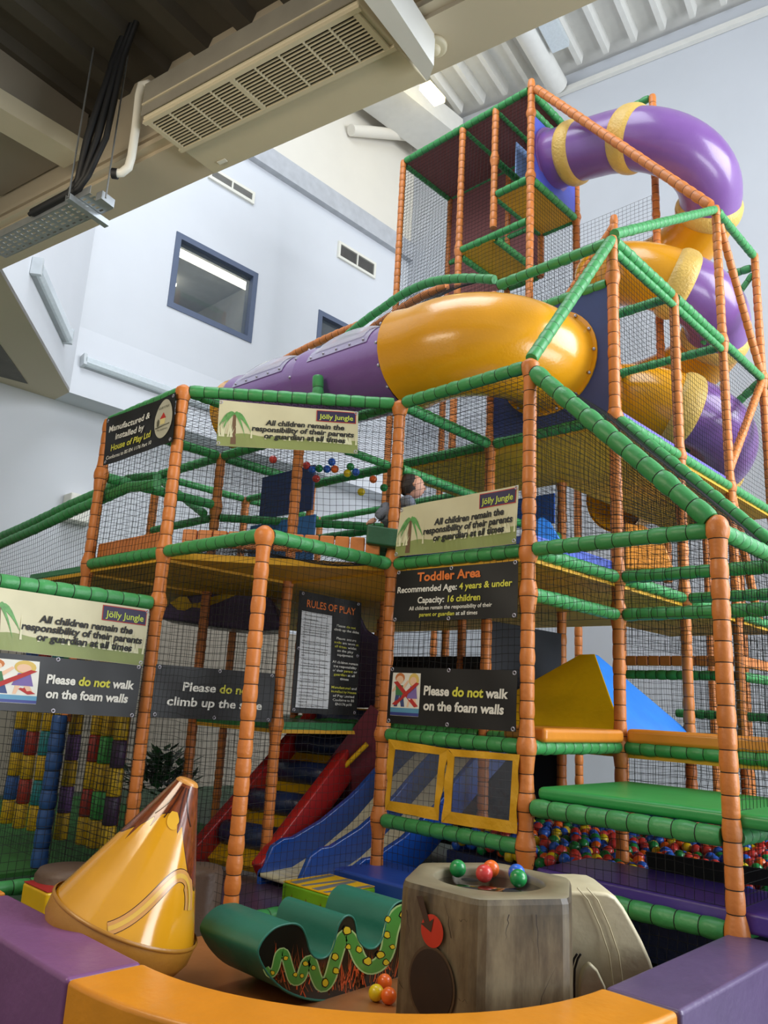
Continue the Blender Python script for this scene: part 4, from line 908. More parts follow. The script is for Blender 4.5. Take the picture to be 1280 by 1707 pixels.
for nm, lst, m_, d in (('brown_grass', G1, mat('print_brown_grass', '#7c4526', .2, coat=.5), .002), ('orange_grass', G2[:60], mat('print_orange_grass', '#d4582c', .2, coat=.5), .0026)):
    b = MB()
    for q in lst: b.add([sp(x, y, d) for x, y in q], [(0, 1, 2)])
    b.build(nm, m_, sn)
snake = [(442, 1613), (450, 1624), (458, 1614), (464, 1592), (473, 1588), (480, 1610), (488, 1633), (500, 1630), (509, 1607), (518, 1602), (526, 1628), (536, 1644), (548, 1632), (558, 1600), (569, 1566), (580, 1560), (590, 1578), (600, 1600), (614, 1612), (632, 1606), (645, 1584), (651, 1552), (660, 1528), (674, 1520), (684, 1536)]
def ribbon2(name, pts, wd, m_, d):
    P = smooth_poly([V((x, y, 0)) for x, y in pts], 4)[:-8] if False else []
    N = len(pts)
    for i in range(N-1):
        p0, p1, p2, p3 = [V((*pts[max(0, min(N-1, i+k))], 0)) for k in (-1, 0, 1, 2)]
        for k in range(4):
            t = k/4; P.append(.5*((2*p1)+(p2-p0)*t+(2*p0-5*p1+4*p2-p3)*t*t+(3*p1-p0-3*p2+p3)*t**3))
    P.append(V((*pts[-1], 0))); A, B_ = [], []
    for i, p in enumerate(P):
        t = (P[min(i+1, len(P)-1)]-P[max(i-1, 0)]).normalized(); s = V((-t.y, t.x, 0)); w_ = wd(i/(len(P)-1)); A.append(sp(p.x+s.x*w_, p.y+s.y*w_, d)); B_.append(sp(p.x-s.x*w_, p.y-s.y*w_, d))
    b = MB(); n = len(A); b.add(A+B_, [(i, i+1, n+i+1, n+i) for i in range(n-1)]); b.build(name, m_, sn)
ribbon2('snake_belly', snake, lambda t: 5.5+8.5*t**.7, mat('print_pale_green', '#a9c47e', .2, coat=.5), .0034); ribbon2('snake', snake, lambda t: 4+7*t**.7, mat('print_snake_green', '#4d8f3c', .2, coat=.5), .0042)
b1, b2 = MB(), MB()
for x, y, s_ in ((453, 1621, 3), (475, 1597, 3.5), (491, 1624, 3.5), (502, 1626, 3), (508, 1606, 4), (521, 1613, 3.5), (541, 1638, 6), (557, 1594, 5.5), (559, 1618, 5), (577, 1550, 6.5), (579, 1578, 4), (597, 1582, 5), (612, 1602, 6.5), (633, 1592, 5.5), (642, 1604, 5), (645, 1532, 5), (644, 1558, 5), (653, 1578, 4), (672, 1524, 6)):
    q = [(x+s_*(1+.25*rnd.uniform(-1, 1))*math.cos(2*PI*k/9), y+s_*(1+.25*rnd.uniform(-1, 1))*math.sin(2*PI*k/9)) for k in range(9)]
    b1.add([sp(x+(a-x)*1.3, y+(c-y)*1.3, .005) for a, c in q], [tuple(range(9))]); b2.add([sp(a, c, .0058) for a, c in q], [tuple(range(9))])
b1.build('spot_outlines', PRB, sn); b2.build('yellow_spots', mat('print_yellow', '#d8bb2a', .2, coat=.5), sn)

# ball hopper shaped as a tree stump
ZT = .75; SC = V((.69, -1.315, 0)); SR = .385
stp = thing('tree_stump_hopper', 'grey-brown six-sided foam tree stump with a ball tray in its top', 'foam block'); stp.location = (SC.x, SC.y, .1)
BARK = bpy.data.materials.new('bark_print_vinyl'); BARK.use_nodes = True; nt_ = BARK.node_tree; N2 = nt_.nodes; Lk = nt_.links
bs = N2['Principled BSDF']; bs.inputs['Roughness'].default_value = .42; tc = N2.new('ShaderNodeTexCoord')
def streak(sx, sz, sc):
    mp = N2.new('ShaderNodeMapping'); mp.inputs['Scale'].default_value = (sx, sx, sz); Lk.new(tc.outputs['Object'], mp.inputs[0]); nz = N2.new('ShaderNodeTexNoise'); nz.inputs['Scale'].default_value = sc; nz.inputs['Detail'].default_value = 6; nz.inputs['Roughness'].default_value = .65; Lk.new(mp.outputs[0], nz.inputs[0]); return nz.outputs['Fac']
s1, s2 = streak(6, .9, 3.0), streak(1.2, .5, 3.2); mxn = N2.new('ShaderNodeMath'); mxn.operation = 'MULTIPLY_ADD'; mxn.inputs[1].default_value = .38; Lk.new(s1, mxn.inputs[0]); ml = N2.new('ShaderNodeMath'); ml.operation = 'MULTIPLY'; ml.inputs[1].default_value = .62; Lk.new(s2, ml.inputs[0]); Lk.new(ml.outputs[0], mxn.inputs[2])
rp = N2.new('ShaderNodeValToRGB'); e = rp.color_ramp.elements; e[0].position = .36; e[0].color = lin('#2e261b'); e[1].position = .62; e[1].color = lin('#786c52'); e2 = e.new(.48); e2.color = lin('#544834'); Lk.new(mxn.outputs[0], rp.inputs[0]); Lk.new(rp.outputs[0], bs.inputs['Base Color'])
STOP = mat('stump_top_vinyl', '#857b63', .4, var=.15, vscale=7)
def hexp(r, z, a0=0): return [V((r*math.cos(math.radians(60*k+a0)), r*math.sin(math.radians(60*k+a0)), z)) for k in range(6)]
H = ZT-.1; ci = V((0, .0)) if False else None
NR = 48
def hexr(t, R):      # hexagon outline radius, corners slightly rounded
    a = (t+PI/6) % (PI/3)-PI/6; return R*math.cos(PI/6)/math.cos((t % (PI/3))-PI/6)
rings = [(1.02, 0), (1.0, H-.06), (.995, H-.025), (.975, H-.006), (.95, H)]; vs = []; NA = 72
for s_, z in rings:
    for k in range(NA): t = 2*PI*k/NA; r = min(hexr(t, SR*s_), SR*s_*.975); vs.append((r*math.cos(t), r*math.sin(t), z))
b = MB(); b.add(vs, [(j*NA+k, j*NA+(k+1) % NA, (j+1)*NA+(k+1) % NA, (j+1)*NA+k) for j in range(3) for k in range(NA)], 0, False); b.build('bark_side', BARK, stp)
b = MB(); vs2 = vs[3*NA:]; HRX, HRY = .235, .20
inner = [(HRX*math.cos(2*PI*k/NA), HRX*math.sin(2*PI*k/NA), H) for k in range(NA)]; inner2 = [(HRX*.97*math.cos(2*PI*k/NA), HRX*.97*math.sin(2*PI*k/NA), H-.01) for k in range(NA)]; inner3 = [(x, y, H-.06) for x, y, z in inner2]
av = vs2+inner+inner2+inner3; b.add(av, [(j*NA+k, j*NA+(k+1) % NA, (j+1)*NA+(k+1) % NA, (j+1)*NA+k) for j in range(4) for k in range(NA)], 0, True); b.build('padded_top', STOP, stp)
b = MB(); b.lathe([(.001, H-.035), (HRX*.965, H-.035), (HRX*.965, H-.04)], sides=40); b.build('smoked_tray', mat('smoked_brown_acrylic', '#2a1c10', .04, var=0, coat=1, spec=.8), stp)
b = MB()
for x, y in ((-.03, -.1), (.1, .02), (-.13, .04)): b.lathe([(.001, H-.0335), (.038, H-.0335)], (x, y, 0), 20)
b.build('drop_holes', mat('hole_black', '#0d0a08', .8), stp)
def face_pt(k, u, z, d=.004):     # on the side between corners k and k+1
    c = hexp(SR*1.0, 0); a, e_ = c[k % 6]*.985, c[(k+1) % 6]*.985; n = ((a+e_)/2).normalized(); p = a.lerp(e_, u)+n*(d+.014); p.z = z; return p
KF = 3 if False else None
kf = 4
def fellipse(name, cu, cz, ru, rz, m_, d, n=32):
    b = MB(); b.add([face_pt(kf, cu+ru*math.cos(2*PI*i/n), cz+rz*math.sin(2*PI*i/n), d) for i in range(n)], [tuple(range(n))]); b.build(name, m_, stp)
fellipse('tunnel_rim', .48, .315, .30, .134, mat('tunnel_rim_brown', '#4b3a26', .5), .004); fellipse('tunnel_hole', .48, .315, .275, .122, mat('tunnel_dark', '#241608', .6, var=.2, vscale=12), .006)
fellipse('red_apple_print', .47, .50, .145, .058, mat('print_red', '#b8321e', .35), .005)
b = MB()
aw = face_pt(kf, .1, .6, .007)
b.add([face_pt(kf, u, z, .007) for u, z in ((.25, .607), (.33, .613), (.435, .53), (.49, .545), (.46, .495), (.32, .515), (.37, .522))], [tuple(range(7))]); b.build('arrow_print', mat('print_dark_arrow', '#3a2a1c', .4), stp)
b = MB(); rnd = random.Random(4)
for k, u, z, L_, dr in ((4, .72, .5, .12, (-.35, 1)), (4, .78, .56, .05, (1, .25)), (5, .6, .6, .2, (.06, -1)), (5, .55, .22, .2, (.5, 1)), (4, .12, .55, .1, (.2, -1)), (4, .12, .27, .05, (-1, .5)), (4, .8, .30, .06, (1, .1)), (5, .3, .6, .09, (-.1, -1)), (5, .75, .05, .12, (-.3, 1)), (4, .78, .13, .06, (1, -.3)), (4, .2, .12, .05, (-1, -.2))):
    pts = []
    for i in range(7):
        t = i/6; pts.append((u+dr[0]*L_*t/SR+.012*rnd.uniform(-1, 1), z+dr[1]*L_*t+.006*rnd.uniform(-1, 1)))
    q1 = [face_pt(k, a-.006*(1-i/6), c, .004) for i, (a, c) in enumerate(pts)]; q2 = [face_pt(k, a+.006*(1-i/6)+.001, c, .004) for i, (a, c) in enumerate(pts)]
    b.add(q1+q2, [(i, i+1, 7+i+1, 7+i) for i in range(6)])
b.build('bark_cracks', mat('print_crack', '#2a1d12', .5), stp)
# loose balls
BC = {'green': '#1f8a45', 'red': '#d0403a', 'orange': '#ee6a22', 'blue': '#2a62c8', 'yellow': '#e8c81e'}
def bmat(c): return mat(c+'_ball_plastic', BC[c], .3, var=.02, coat=.2)
BR = .036; bmesh_cache = {}
def ball(c, p, label, group=None, r=BR, lo=False):
    key = (c, lo)
    if key not in bmesh_cache:
        b = MB(); b.ball((0, 0, 0), BR, 12 if lo else 28, 8 if lo else 18); o = b.build('play_ball', bmat(c)); bmesh_cache[key] = o.data; first = o
    else:
        first = bpy.data.objects.new('play_ball', bmesh_cache[key]); COL.objects.link(first)
    first.location = p; first.scale = (r/BR,)*3
    return tag(first, label, 'ball', group)
zb_ = .1+H-.034+BR
for c, px, py, lab in (('green', 757, 1446, 'green play ball at the left rim of the stump tray'), ('red', 807, 1456, 'red play ball in the middle of the stump tray'), ('orange', 819, 1445, 'orange play ball behind the red one on the stump tray'), ('blue', 861, 1455, 'blue play ball mostly hidden behind a green one on the stump'), ('green', 864, 1464, 'green play ball at the right rim of the stump tray')):
    p = on_z(px, py, zb_); q = p-V((SC.x, SC.y, p.z)); 
    if q.length > HRX-.04: q = q.normalized()*(HRX-.04); p = V((SC.x, SC.y, p.z))+q
    ball(c, p, lab)
for c, px, py, lab in (('orange', 641, 1637, 'orange play ball at the back of the floor trio beside the stump'), ('yellow', 627, 1655, 'yellow play ball on the floor beside the stump'), ('orange', 648, 1660, 'orange play ball touching the stump at the front of the floor trio')):
    ball(c, on_z(px, py, .1+BR), lab)

# cream arch block at the right of the stump
ar = thing('arch_block', 'cream padded arch block between the stump and the violet foam wall', 'foam block')
px_, dA = None, 3.35
pts = [(938, 1482), (985, 1482), (1008, 1484), (1022, 1491), (1036, 1510), (1050, 1535), (1066, 1565), (1080, 1597), (1088, 1622), (1092, 1650), (1092, 1765), (905, 1765), (905, 1482)]
back = [at_d(px, py, 3.55) for px, py in pts]; oA = at_d(1000, 1700, 3.5); oA.z = .1; ar.location = oA
dv = (V((FW.x, FW.y, 0)).normalized())
CREAMV = vinyl('cream_vinyl', '#cfc3a2', .4, bump=.2, bscale=16)
b = MB(); q = [p-oA for p in back]; q = [V((p.x, p.y, max(p.z, 0))) for p in q]; b.prism(q, dv*-.05+V((0, 0, 0))); b.prism([p+dv*.0 for p in q], dv*.34); b.build('padded_body', CREAMV, ar, bevel=.02)
b = MB()
for s_ in (0, 16):
    w_ = [at_d(px+s_, py, 3.49)-oA for px, py in ((962, 1480), (980, 1500), (1000, 1545), (1015, 1590), (1022, 1640), (1024, 1690))]
    b.sweep(w_, .003, 6)
b.build('seam', vinyl('cream_seam', '#bdb08c', .5), ar)
inn = [(937, 1590), (940, 1545), (948, 1562), (957, 1585), (962, 1600), (962, 1760), (937, 1760)]
b = MB(); q = [at_d(px, py, 3.47)-oA for px, py in ((964, 1765), (963, 1650), (964, 1625), (970, 1608), (980, 1600), (992, 1612), (1005, 1640), (1010, 1765))]; b.prism([V((p.x, p.y, max(p.z, 0))) for p in q], dv*-.05); b.build('front_pad', CREAMV, ar, bevel=.012)
b = MB()
for off in (0, -6):
    q = [at_d(px+off, py, 3.42)-oA for px, py in ((958, 1720), (957, 1640), (958, 1615), (963, 1598), (968, 1590))]; b.sweep([V((p.x, p.y, max(p.z, .003))) for p in q], .005, 6)
q = [at_d(px, py, 3.44)-oA for px, py in ((941, 1528), (940, 1560), (938, 1620))]; b.sweep(q, .007, 6)
b.build('dark_outline', mat('print_dark_line', '#1a1614', .5), ar)
# small foam blocks
def fblock(name, lo, hi, m, label, deco=None):
    b = MB(); b.box(lo, hi); o = b.build(name, m, bevel=.015, bseg=2); tag(o, label, 'foam block')
    return o
p = on_z(572, 1489, .33)
o = fblock('foam_block', (p.x-.42, p.y-.12, .1), (p.x+.0, p.y+.28, .33), vinyl('lime_green_vinyl', '#6aa51c', .35), 'lime green foam block with a yellow top behind the snake rocker')
b = MB(); b.box((p.x-.415, p.y-.115, .331), (p.x-.005, p.y+.275, .336)); b.build('yellow_top', YELLOW_PAD, o)
b = MB()
for k in range(4):
    x = p.x-.37+.1*k; b.prism([(x, p.y-.1, .3365), (x+.06, p.y-.1, .3365), (x+.02, p.y+.26, .3365), (x-.02, p.y+.26, .3365)] if k % 2 == 0 else [(x, p.y-.1, .3365), (x+.03, p.y-.1, .3365), (x+.07, p.y+.26, .3365), (x+.03, p.y+.26, .3365)], (0, 0, .001))
b.build('grey_stripes', mat('grey_print', '#6c6f72', .4), o)
b = MB()
for k in range(3):
    x = p.x-.36+.13*k; b.prism([(x, p.y-.122, .14), (x+.08, p.y-.122, .14), (x+.04, p.y-.122, .28)], (0, -.001, 0))
for k in range(3):
    y = p.y-.06+.12*k; b.prism([(p.x+.001, y, .14), (p.x+.001, y+.07, .14), (p.x+.001, y+.035, .27)], (.001, 0, 0))
b.build('brown_triangles', mat('brown_print', '#7a4a1c', .4), o)
p = on_z(62, 1482, .3)
o = fblock('foam_block', (p.x-.2, p.y+.0, .0), (p.x+.12, p.y+.34, .3), YELLOW_PAD, 'yellow foam block with a red top behind the lion cone')
b = MB(); b.box((p.x-.195, p.y+.005, .301), (p.x+.115, p.y+.335, .306)); b.build('red_top', RED_PAD, o)
for (px, py), r, lab in (((118, 1450), .2, 'brown round foam stump left of the yellow cone'), ((328, 1448), .16, 'brown round foam stump behind the right side of the yellow cone')):
    c = at_d(px, py, 4.75); b = MB(); h = on_plane(px, py-4, c, V((FW.x, FW.y, 0))).z; b.lathe([(.001, h-.0), (r*.9, h), (r, h-.03), (r*1.02, .06), (r*1.02, .06)], (c.x, c.y, 0), 28); tag(b.build('foam_stump', vinyl('brown_foam_vinyl', '#5a4638', .5)), lab, 'foam block')
p1 = on_z(555, 1446, .36); b = MB(); b.box((p1.x, p1.y, .06), (p1.x+1.05, p1.y+.5, .36)); tag(b.build('foam_block', BLUE_PAD, bevel=.02), 'low navy foam block in front of the curtain bay', 'foam block')

# ------------------------------------------------------------------ toddler bay: pads, pyramid, ball pit, curtain
b = MB(); b.box((.06, .02, .925), (G+.75, G-.06, 1.0)); foam('platform_pad', b, vinyl('green_foam_vinyl', '#2f9a4c', .33, bump=.06), 'large green foam platform above the ball pit', 'foam pad', .03)
b = MB(); b.box((-.25, .1, L1+.03), (.07, G-.07, L1+.12)); foam('edge_pad', b, vinyl('orange_edge_vinyl', '#df8a2c', .3, bump=.08), 'orange edge pad at the foot of the yellow pyramid face', 'foam pad', .03)
b = MB(); b.box((.06, G-.04, L1+.03), (G+.8, G+.2, L1+.13)); foam('edge_pad', b, vinyl('orange_edge_vinyl', '#df8a2c'), 'long orange edge pad running right from below the blue pyramid face', 'foam pad', .03)
zp = L1+.04
b = MB(); B0 = [V((-1.45, G+.03, zp)), V((-.0, G+.03, zp)), V((-.0, 2.42, zp)), V((-1.45, 2.42, zp))]; B1 = [p+Z*.07 for p in B0]; T = [on_z(975, 1091, 1.95), on_z(993, 1091, 1.95)]; tz = 1.86
T = [on_plane(966, 1091, (-.6, 1.75, 0), V((FW.x, FW.y, 0))), on_plane(992, 1090, (-.55, 1.7, 0), V((FW.x, FW.y, 0)))]
T = [T[0], T[1], T[1]+V((-.05, .14, 0)), T[0]+V((-.05, .14, 0))]
b.add(B0+B1+T, [(0, 1, 5, 4), (3, 0, 4, 7), (4, 5, 9, 8), (7, 4, 8, 11), (8, 9, 10, 11)], 0); b.add(B0+B1+T, [(1, 2, 6, 5), (2, 3, 7, 6), (5, 6, 10, 9), (6, 7, 11, 10)], 1)
tag(b.build('foam_pyramid', [YELLOW_PAD, BRIGHT_BLUE], bevel=.012), 'yellow and bright blue foam pyramid on the toddler deck', 'foam block')
b = MB(); b.prism([(.05, .03, .45), (G+.6, .03, .45), (G+.6, .03, .55), (.05, .03, .55)], (0, .62, 0)); foam('bench_pad', b, vinyl('deep_violet_vinyl', '#4f3892', .34, bump=.12), 'long violet foam bench pad in front of the ball pit', 'foam pad', .02)
p = on_y(1078, 1440, .68); b = MB(); b.prism([on_y(1075, 1420, .68), on_y(1290, 1452, .68), on_y(1290, 1478, .68), on_y(1085, 1462, .68)], (0, .03, 0)); tag(b.build('pit_baffle', mat('black_mesh_fabric', '#141414', .8)), 'black fabric strip along the right front of the ball pit', 'panel')
b = MB(); b.box((-1.15, .7, .02), (2.1, 3.55, .4)); tag(b.build('ball_pit_base', vinyl('navy_pit_vinyl', '#2a3357')), 'navy base of the ball pit under the coloured balls', 'ball pit')
PR = .041; pts = []; rnd = random.Random(2); dx = PR*2*1.02
for j in range(44):
    for i in range(48):
        x = -1.1+dx*(i+.5*(j % 2))+rnd.uniform(-.018, .018); y = .72+dx*.87*j+rnd.uniform(-.018, .018)
        if x > 2.0 or y > 3.5: continue
        z = .44+.04*math.sin(3*x+1)*math.cos(2.3*y)+.022*y+rnd.uniform(-.02, .035); q = V((x, y, z)); d = q-CAM; px = 640+F_PX*d.dot(RT)/d.dot(FW)
        pts.append((d.length+(100 if px > 1290 or px < 885 else 0), q))
pts.sort(key=lambda t: t[0]); cs = ['red', 'blue', 'red', 'green', 'blue', 'red', 'orange', 'yellow', 'blue', 'green']
for k, (d, q) in enumerate(pts[:298]):
    c = cs[rnd.randrange(10)]; ball(c, q, '%s plastic ball lying in the ball pit under the green platform' % c, '%s balls in the ball pit' % c, r=PR, lo=True)
b = MB(); ml_ = list(BC)
for d, q in pts[298:]: b.ball(q, PR, 8, 6, rnd.choice((0, 1, 1, 2, 3, 3, 4, 1, 3)))
tag(b.build('ball_pit_balls', [bmat(c) for c in BC]), 'far coloured balls filling the back of the ball pit', 'balls', kind='stuff')
# yellow curtain with two clear windows
for fl_, corners, wins, lab in ((0, ((648, 1232), (748, 1248), (730, 1368), (643, 1350)), ((659, 1249), (733, 1258), (724, 1346), (650, 1335)), 'left flap of the yellow curtain with a clear window'),
                           (1, ((746, 1248), (866, 1258), (861, 1390), (737, 1371)), ((758, 1261), (855, 1268), (849, 1368), (752, 1353)), 'right flap of the yellow curtain with a clear window')):
    C = [on_y(px, py, -.055) for px, py in corners]; Wc = [on_y(px, py, -.055) for px, py in wins]; t = thing('curtain_flap', lab, 'curtain'); t.location = C[0]; b = MB()
    n = 10
    for side in (0, 1):
        off = V((0, -.004*side, 0))
        for i in range(4):
            a, c, w0, w1 = C[i], C[(i+1) % 4], Wc[i], Wc[(i+1) % 4]; vs = []
            for k in range(n+1):
                rp_ = V((0, .008*math.sin(k*1.3+i+fl_), 0)); vs += [a.lerp(c, k/n)-C[0]+off+rp_, w0.lerp(w1, k/n)-C[0]+off]
            b.add(vs, [(2*k, 2*k+2, 2*k+3, 2*k+1) for k in range(n)], 0, True)
    b.build('yellow_border', vinyl('yellow_curtain_vinyl', '#dba41a', .45, bump=.25), t)
    b = MB(); b.add([p-C[0]+V((0, -.001, 0)) for p in Wc], [(0, 1, 2, 3)]); b.build('clear_window', mat('clear_pvc', '#6d7380', .08, var=0, alpha=.35, bump=.5, bscale=7, spec=.8), t)

# ------------------------------------------------------------------ left bay: hanging rollers, plant, stepped ramp, wave slide
cp_ = {'y': '#c9a312', 'b': '#2f5aa0', 'r': '#9c2f24', 't': '#25808a', 'g': '#237a36', 'p': '#6a4a80', 'n': '#3a2440', 'l': '#3f9a46'}
for px, py, c, lab in ((10, 1372, 'b', 'yellow and blue'), (31, 1380, 'r', 'yellow and brick red'), (55, 1384, 't', 'yellow and teal'), (62+12, 1392, 'g', 'yellow and dark green'), (100, 1399, 'p', 'yellow and mauve'), (137, 1407, 'r', 'yellow and deep red'), (155, 1413, 'l', 'yellow and bright green'), (176, 1424, 'n', 'yellow and plum')):
    q = on_y(px, py, -1.06); b = MB(); z = q.z; k = 0
    while z < 1.75:
        b.lathe([(.001, z), (.05, z), (.056, z+.01), (.056, z+.19), (.05, z+.2), (.001, z+.2)], (0, 0, 0), 14, k % 2); z += .203; k += 1
    o = b.build('hanging_roller', [mat('roller_y', cp_['y'], .45), mat('roller_'+c, cp_[c], .45)]); o.location = (q.x, q.y, 0)
    tag(o, '%s banded foam roller hanging behind the lower left net' % lab, 'foam roller')
t = thing('padded_pole', 'dark blue padded pole standing among the hanging rollers', 'pole'); padded('pad_sleeve', [(-3*G, -G-.05, 0.06), (-3*G, -G-.05, 1.2)], .062, vinyl('blue_pole_vinyl', '#28508c'), t)
b = MB(); b.box((-7.6, -3.5, 0), (-3.66, 1.2, .03)); tag(b.build('floor_mat', vinyl('green_turf', '#2f6a2c', .9, bump=.5, bscale=120)), 'green floor mat under the hanging rollers', 'floor mat')
pl = thing('leafy_shrub', 'dark green leafy plant by the white wall behind the cone', 'plant'); pc = at_d(266, 1300, 7.2); pl.location = (pc.x, pc.y, 0)
b = MB(); b.lathe([(.12, 0), (.16, .3), (.15, .3), (.13, .02)], sides=16); b.build('pot', vinyl('brown_pot', '#503c2c'), pl)
b = MB(); rnd = random.Random(9)
for k in range(420):
    u = rnd.uniform(0, 2*PI); e = rnd.uniform(-.4, 1.5); R = rnd.uniform(.1, .36); c = V((R*math.cos(u)*math.cos(e), R*math.sin(u)*math.cos(e), (.62+.8*R*math.sin(e))))
    d = V((math.cos(u)+rnd.uniform(-.5, .5), math.sin(u)+rnd.uniform(-.5, .5), rnd.uniform(-.2, .8))).normalized(); s = d.cross(Z).normalized()*.035
    b.add([c, c+d*.06+s, c+d*.14, c+d*.06-s], [(0, 1, 2, 3)])
b.build('leaves', mat('dark_leaf', '#2c5a32', .5, var=.4, vscale=20), pl)
# stepped ramp with rollers
rmp = thing('roller_ramp', 'yellow climbing ramp with red sides and navy rollers behind the net', 'slide'); a, c = at_d(395, 1440, 6.3), at_d(600, 1185, 7.9)
a.z = .1; dr = (c-a); dh = V((dr.x, dr.y, 0)).normalized(); sd = dh.cross(Z); sl = dr.normalized(); nr = sd.cross(sl)
if nr.z < 0: nr = -nr
b = MB(); b.obox(a, c, sd*.32, nr*.03); b.build('bed', YELLOW_PAD, rmp)
for s_ in (-.36, .36):
    b = MB(); b.obox(a+sd*s_+nr*.06-sl*.1, c+sd*s_+nr*.06, sd*.05, nr*.14); b.build('side_rail', RED_PAD, rmp, bevel=.02)
for k in range(5):
    p = a.lerp(c, .12+.19*k)+nr*.08; b = MB(); b.sweep([p-sd*.31, p-sd*.28, p+sd*.28, p+sd*.31], lambda i: (.06, .1, .1, .06)[i], 18); b.build('roller', vinyl('navy_roller', '#26365e', .3), rmp)
# maroon side panel with a yellow edge
t = thing('ramp_panel', 'maroon sloping panel with a yellow edge left of the blue wave slide', 'panel'); q = [at_d(px, py, 7.0) for px, py in ((452, 1398), (452, 1392), (618, 1175), (650, 1200), (640, 1300), (560, 1398))]
b = MB(); b.prism(q, dv*.05); b.build('board', vinyl('maroon_vinyl', '#6a2a34'), t); b = MB(); b.sweep([at_d(px, py, 6.96) for px, py in ((455, 1395), (500, 1345), (560, 1292), (612, 1240))], .022, 8); b.build('edge_strip', YELLOW_PAD, t)
# wave slide
ws = thing('wave_slide', 'blue twin-lane wave slide with a white bed near the curtain bay', 'slide'); WSM = mat('blue_slide_plastic', '#1f4fa8', .2, coat=.4, var=.04)
def wz(y): 
    K = [(-.15, .14), (.15, .15), (.45, .26), (.8, .45), (1.1, .68), (1.45, .92), (1.9, 1.2), (2.3, 1.24)]
    for (y0, z0), (y1_, z1) in zip(K, K[1:]):
        if y <= y1_: t_ = (y-y0)/(y1_-y0); t_ = t_*t_*(3-2*t_) if False else t_; return z0+(z1-z0)*t_
    return K[-1][1]
ys = [-.15+.1*i for i in range(25)]
for x0 in (-2.28, -1.82):
    b = MB()
    for y0, y1_ in zip(ys, ys[1:]): b.add([(x0, y0, wz(y0)), (x0+.42, y0, wz(y0)), (x0+.42, y1_, wz(y1_)), (x0, y1_, wz(y1_)), (x0, y0, wz(y0)-.03), (x0+.42, y0, wz(y0)-.03), (x0+.42, y1_, wz(y1_)-.03), (x0, y1_, wz(y1_)-.03)], [(0, 1, 2, 3), (4, 7, 6, 5), (0, 4, 5, 1)], 0, True)
    b.build('bed', mat('cream_slide_plastic', '#d2cdb0', .3), ws)
for x0 in (-2.3, -1.86, -1.40):
    poly = [V((x0, y, wz(y)+(.22 if y > .0 else .22*max(0, (y+.15)/.15)**.5))) for y in ys]+[V((x0, y, wz(y)-.1)) for y in ys[::-1]]
    b = MB(); b.prism(poly, (.05, 0, 0)); b.build('side_wall', WSM, ws, bevel=.012)
# purple humps with a yellow shape, seen behind the net
t = thing('purple_hump', 'dark purple padded hump with a yellow fish shape behind the left net', 'foam block'); dpt = 7.6
q = [at_d(px, py, dpt) for px, py in ((262, 1030), (285, 1000), (330, 990), (372, 985), (410, 980), (440, 984), (458, 1010), (472, 1050), (420, 1052), (350, 1044))]; b = MB(); b.prism(q, dv*.5); b.build('padded_body', VIOLET_PAD, t, bevel=.03)
b = MB()
for poly in (((283, 1005), (300, 994), (312, 995), (318, 1005), (330, 1005), (350, 996), (372, 990), (398, 982), (398, 990), (365, 1004), (335, 1014), (320, 1012), (308, 1018), (295, 1016)),): b.add([at_d(px, py, dpt-.02) for px, py in poly], [tuple(range(len(poly)))])
b.build('yellow_shape', YELLOW_PAD, t)
t = thing('purple_slide_wall', 'dark purple curved slide side to the right of the rules sheet', 'slide'); b = MB(); b.prism([at_d(px, py, 8.2) for px, py in ((596, 1015), (612, 1050), (632, 1062), (640, 1110), (632, 1180), (560, 1180), (560, 1015))], dv*.3); b.build('padded_body', VIOLET_PAD, t, bevel=.03)
# blue soft shapes and orange blocks on the right decks
b = MB(); q = [on_plane(px, py, (-.7, 2.0, 0), V((FW.x, FW.y, 0))) for px, py in ((893, 905), (893, 866), (903, 860), (917, 868), (936, 900), (940, 930), (893, 930))]; b.prism(q, dv*.35); tag(b.build('foam_step', BRIGHT_BLUE, bevel=.02), 'bright blue rounded foam shape just right of the front corner post', 'foam block')
b = MB(); q = [on_plane(px, py, (.0, 3.3, 0), V((FW.x, FW.y, 0))) for px, py in ((1042, 948), (1042, 870), (1076, 876), (1108, 905), (1124, 948))]; b.prism(q, dv*.5); tag(b.build('foam_step', vinyl('amber_foam', '#e8932e', .35), bevel=.02), 'amber foam step behind the low green rail at the right', 'foam block')
b = MB(); b.box((-1.15, .08, L2+.03), (-.02, G-.05, L2+.12)); tag(b.build('deck_pad', vinyl('periwinkle_vinyl', '#5a70d8', .4)), 'periwinkle deck pad behind the front corner post on the second level', 'foam pad')
b = MB(); b.box((-.95, G+.05, L3+.02), (-.02, 3*G, L3+.1)); tag(b.build('deck_pad', vinyl('lilac_vinyl', '#7a72d0', .4)), 'lilac deck pad on the third level beside the spiral slide', 'foam pad')
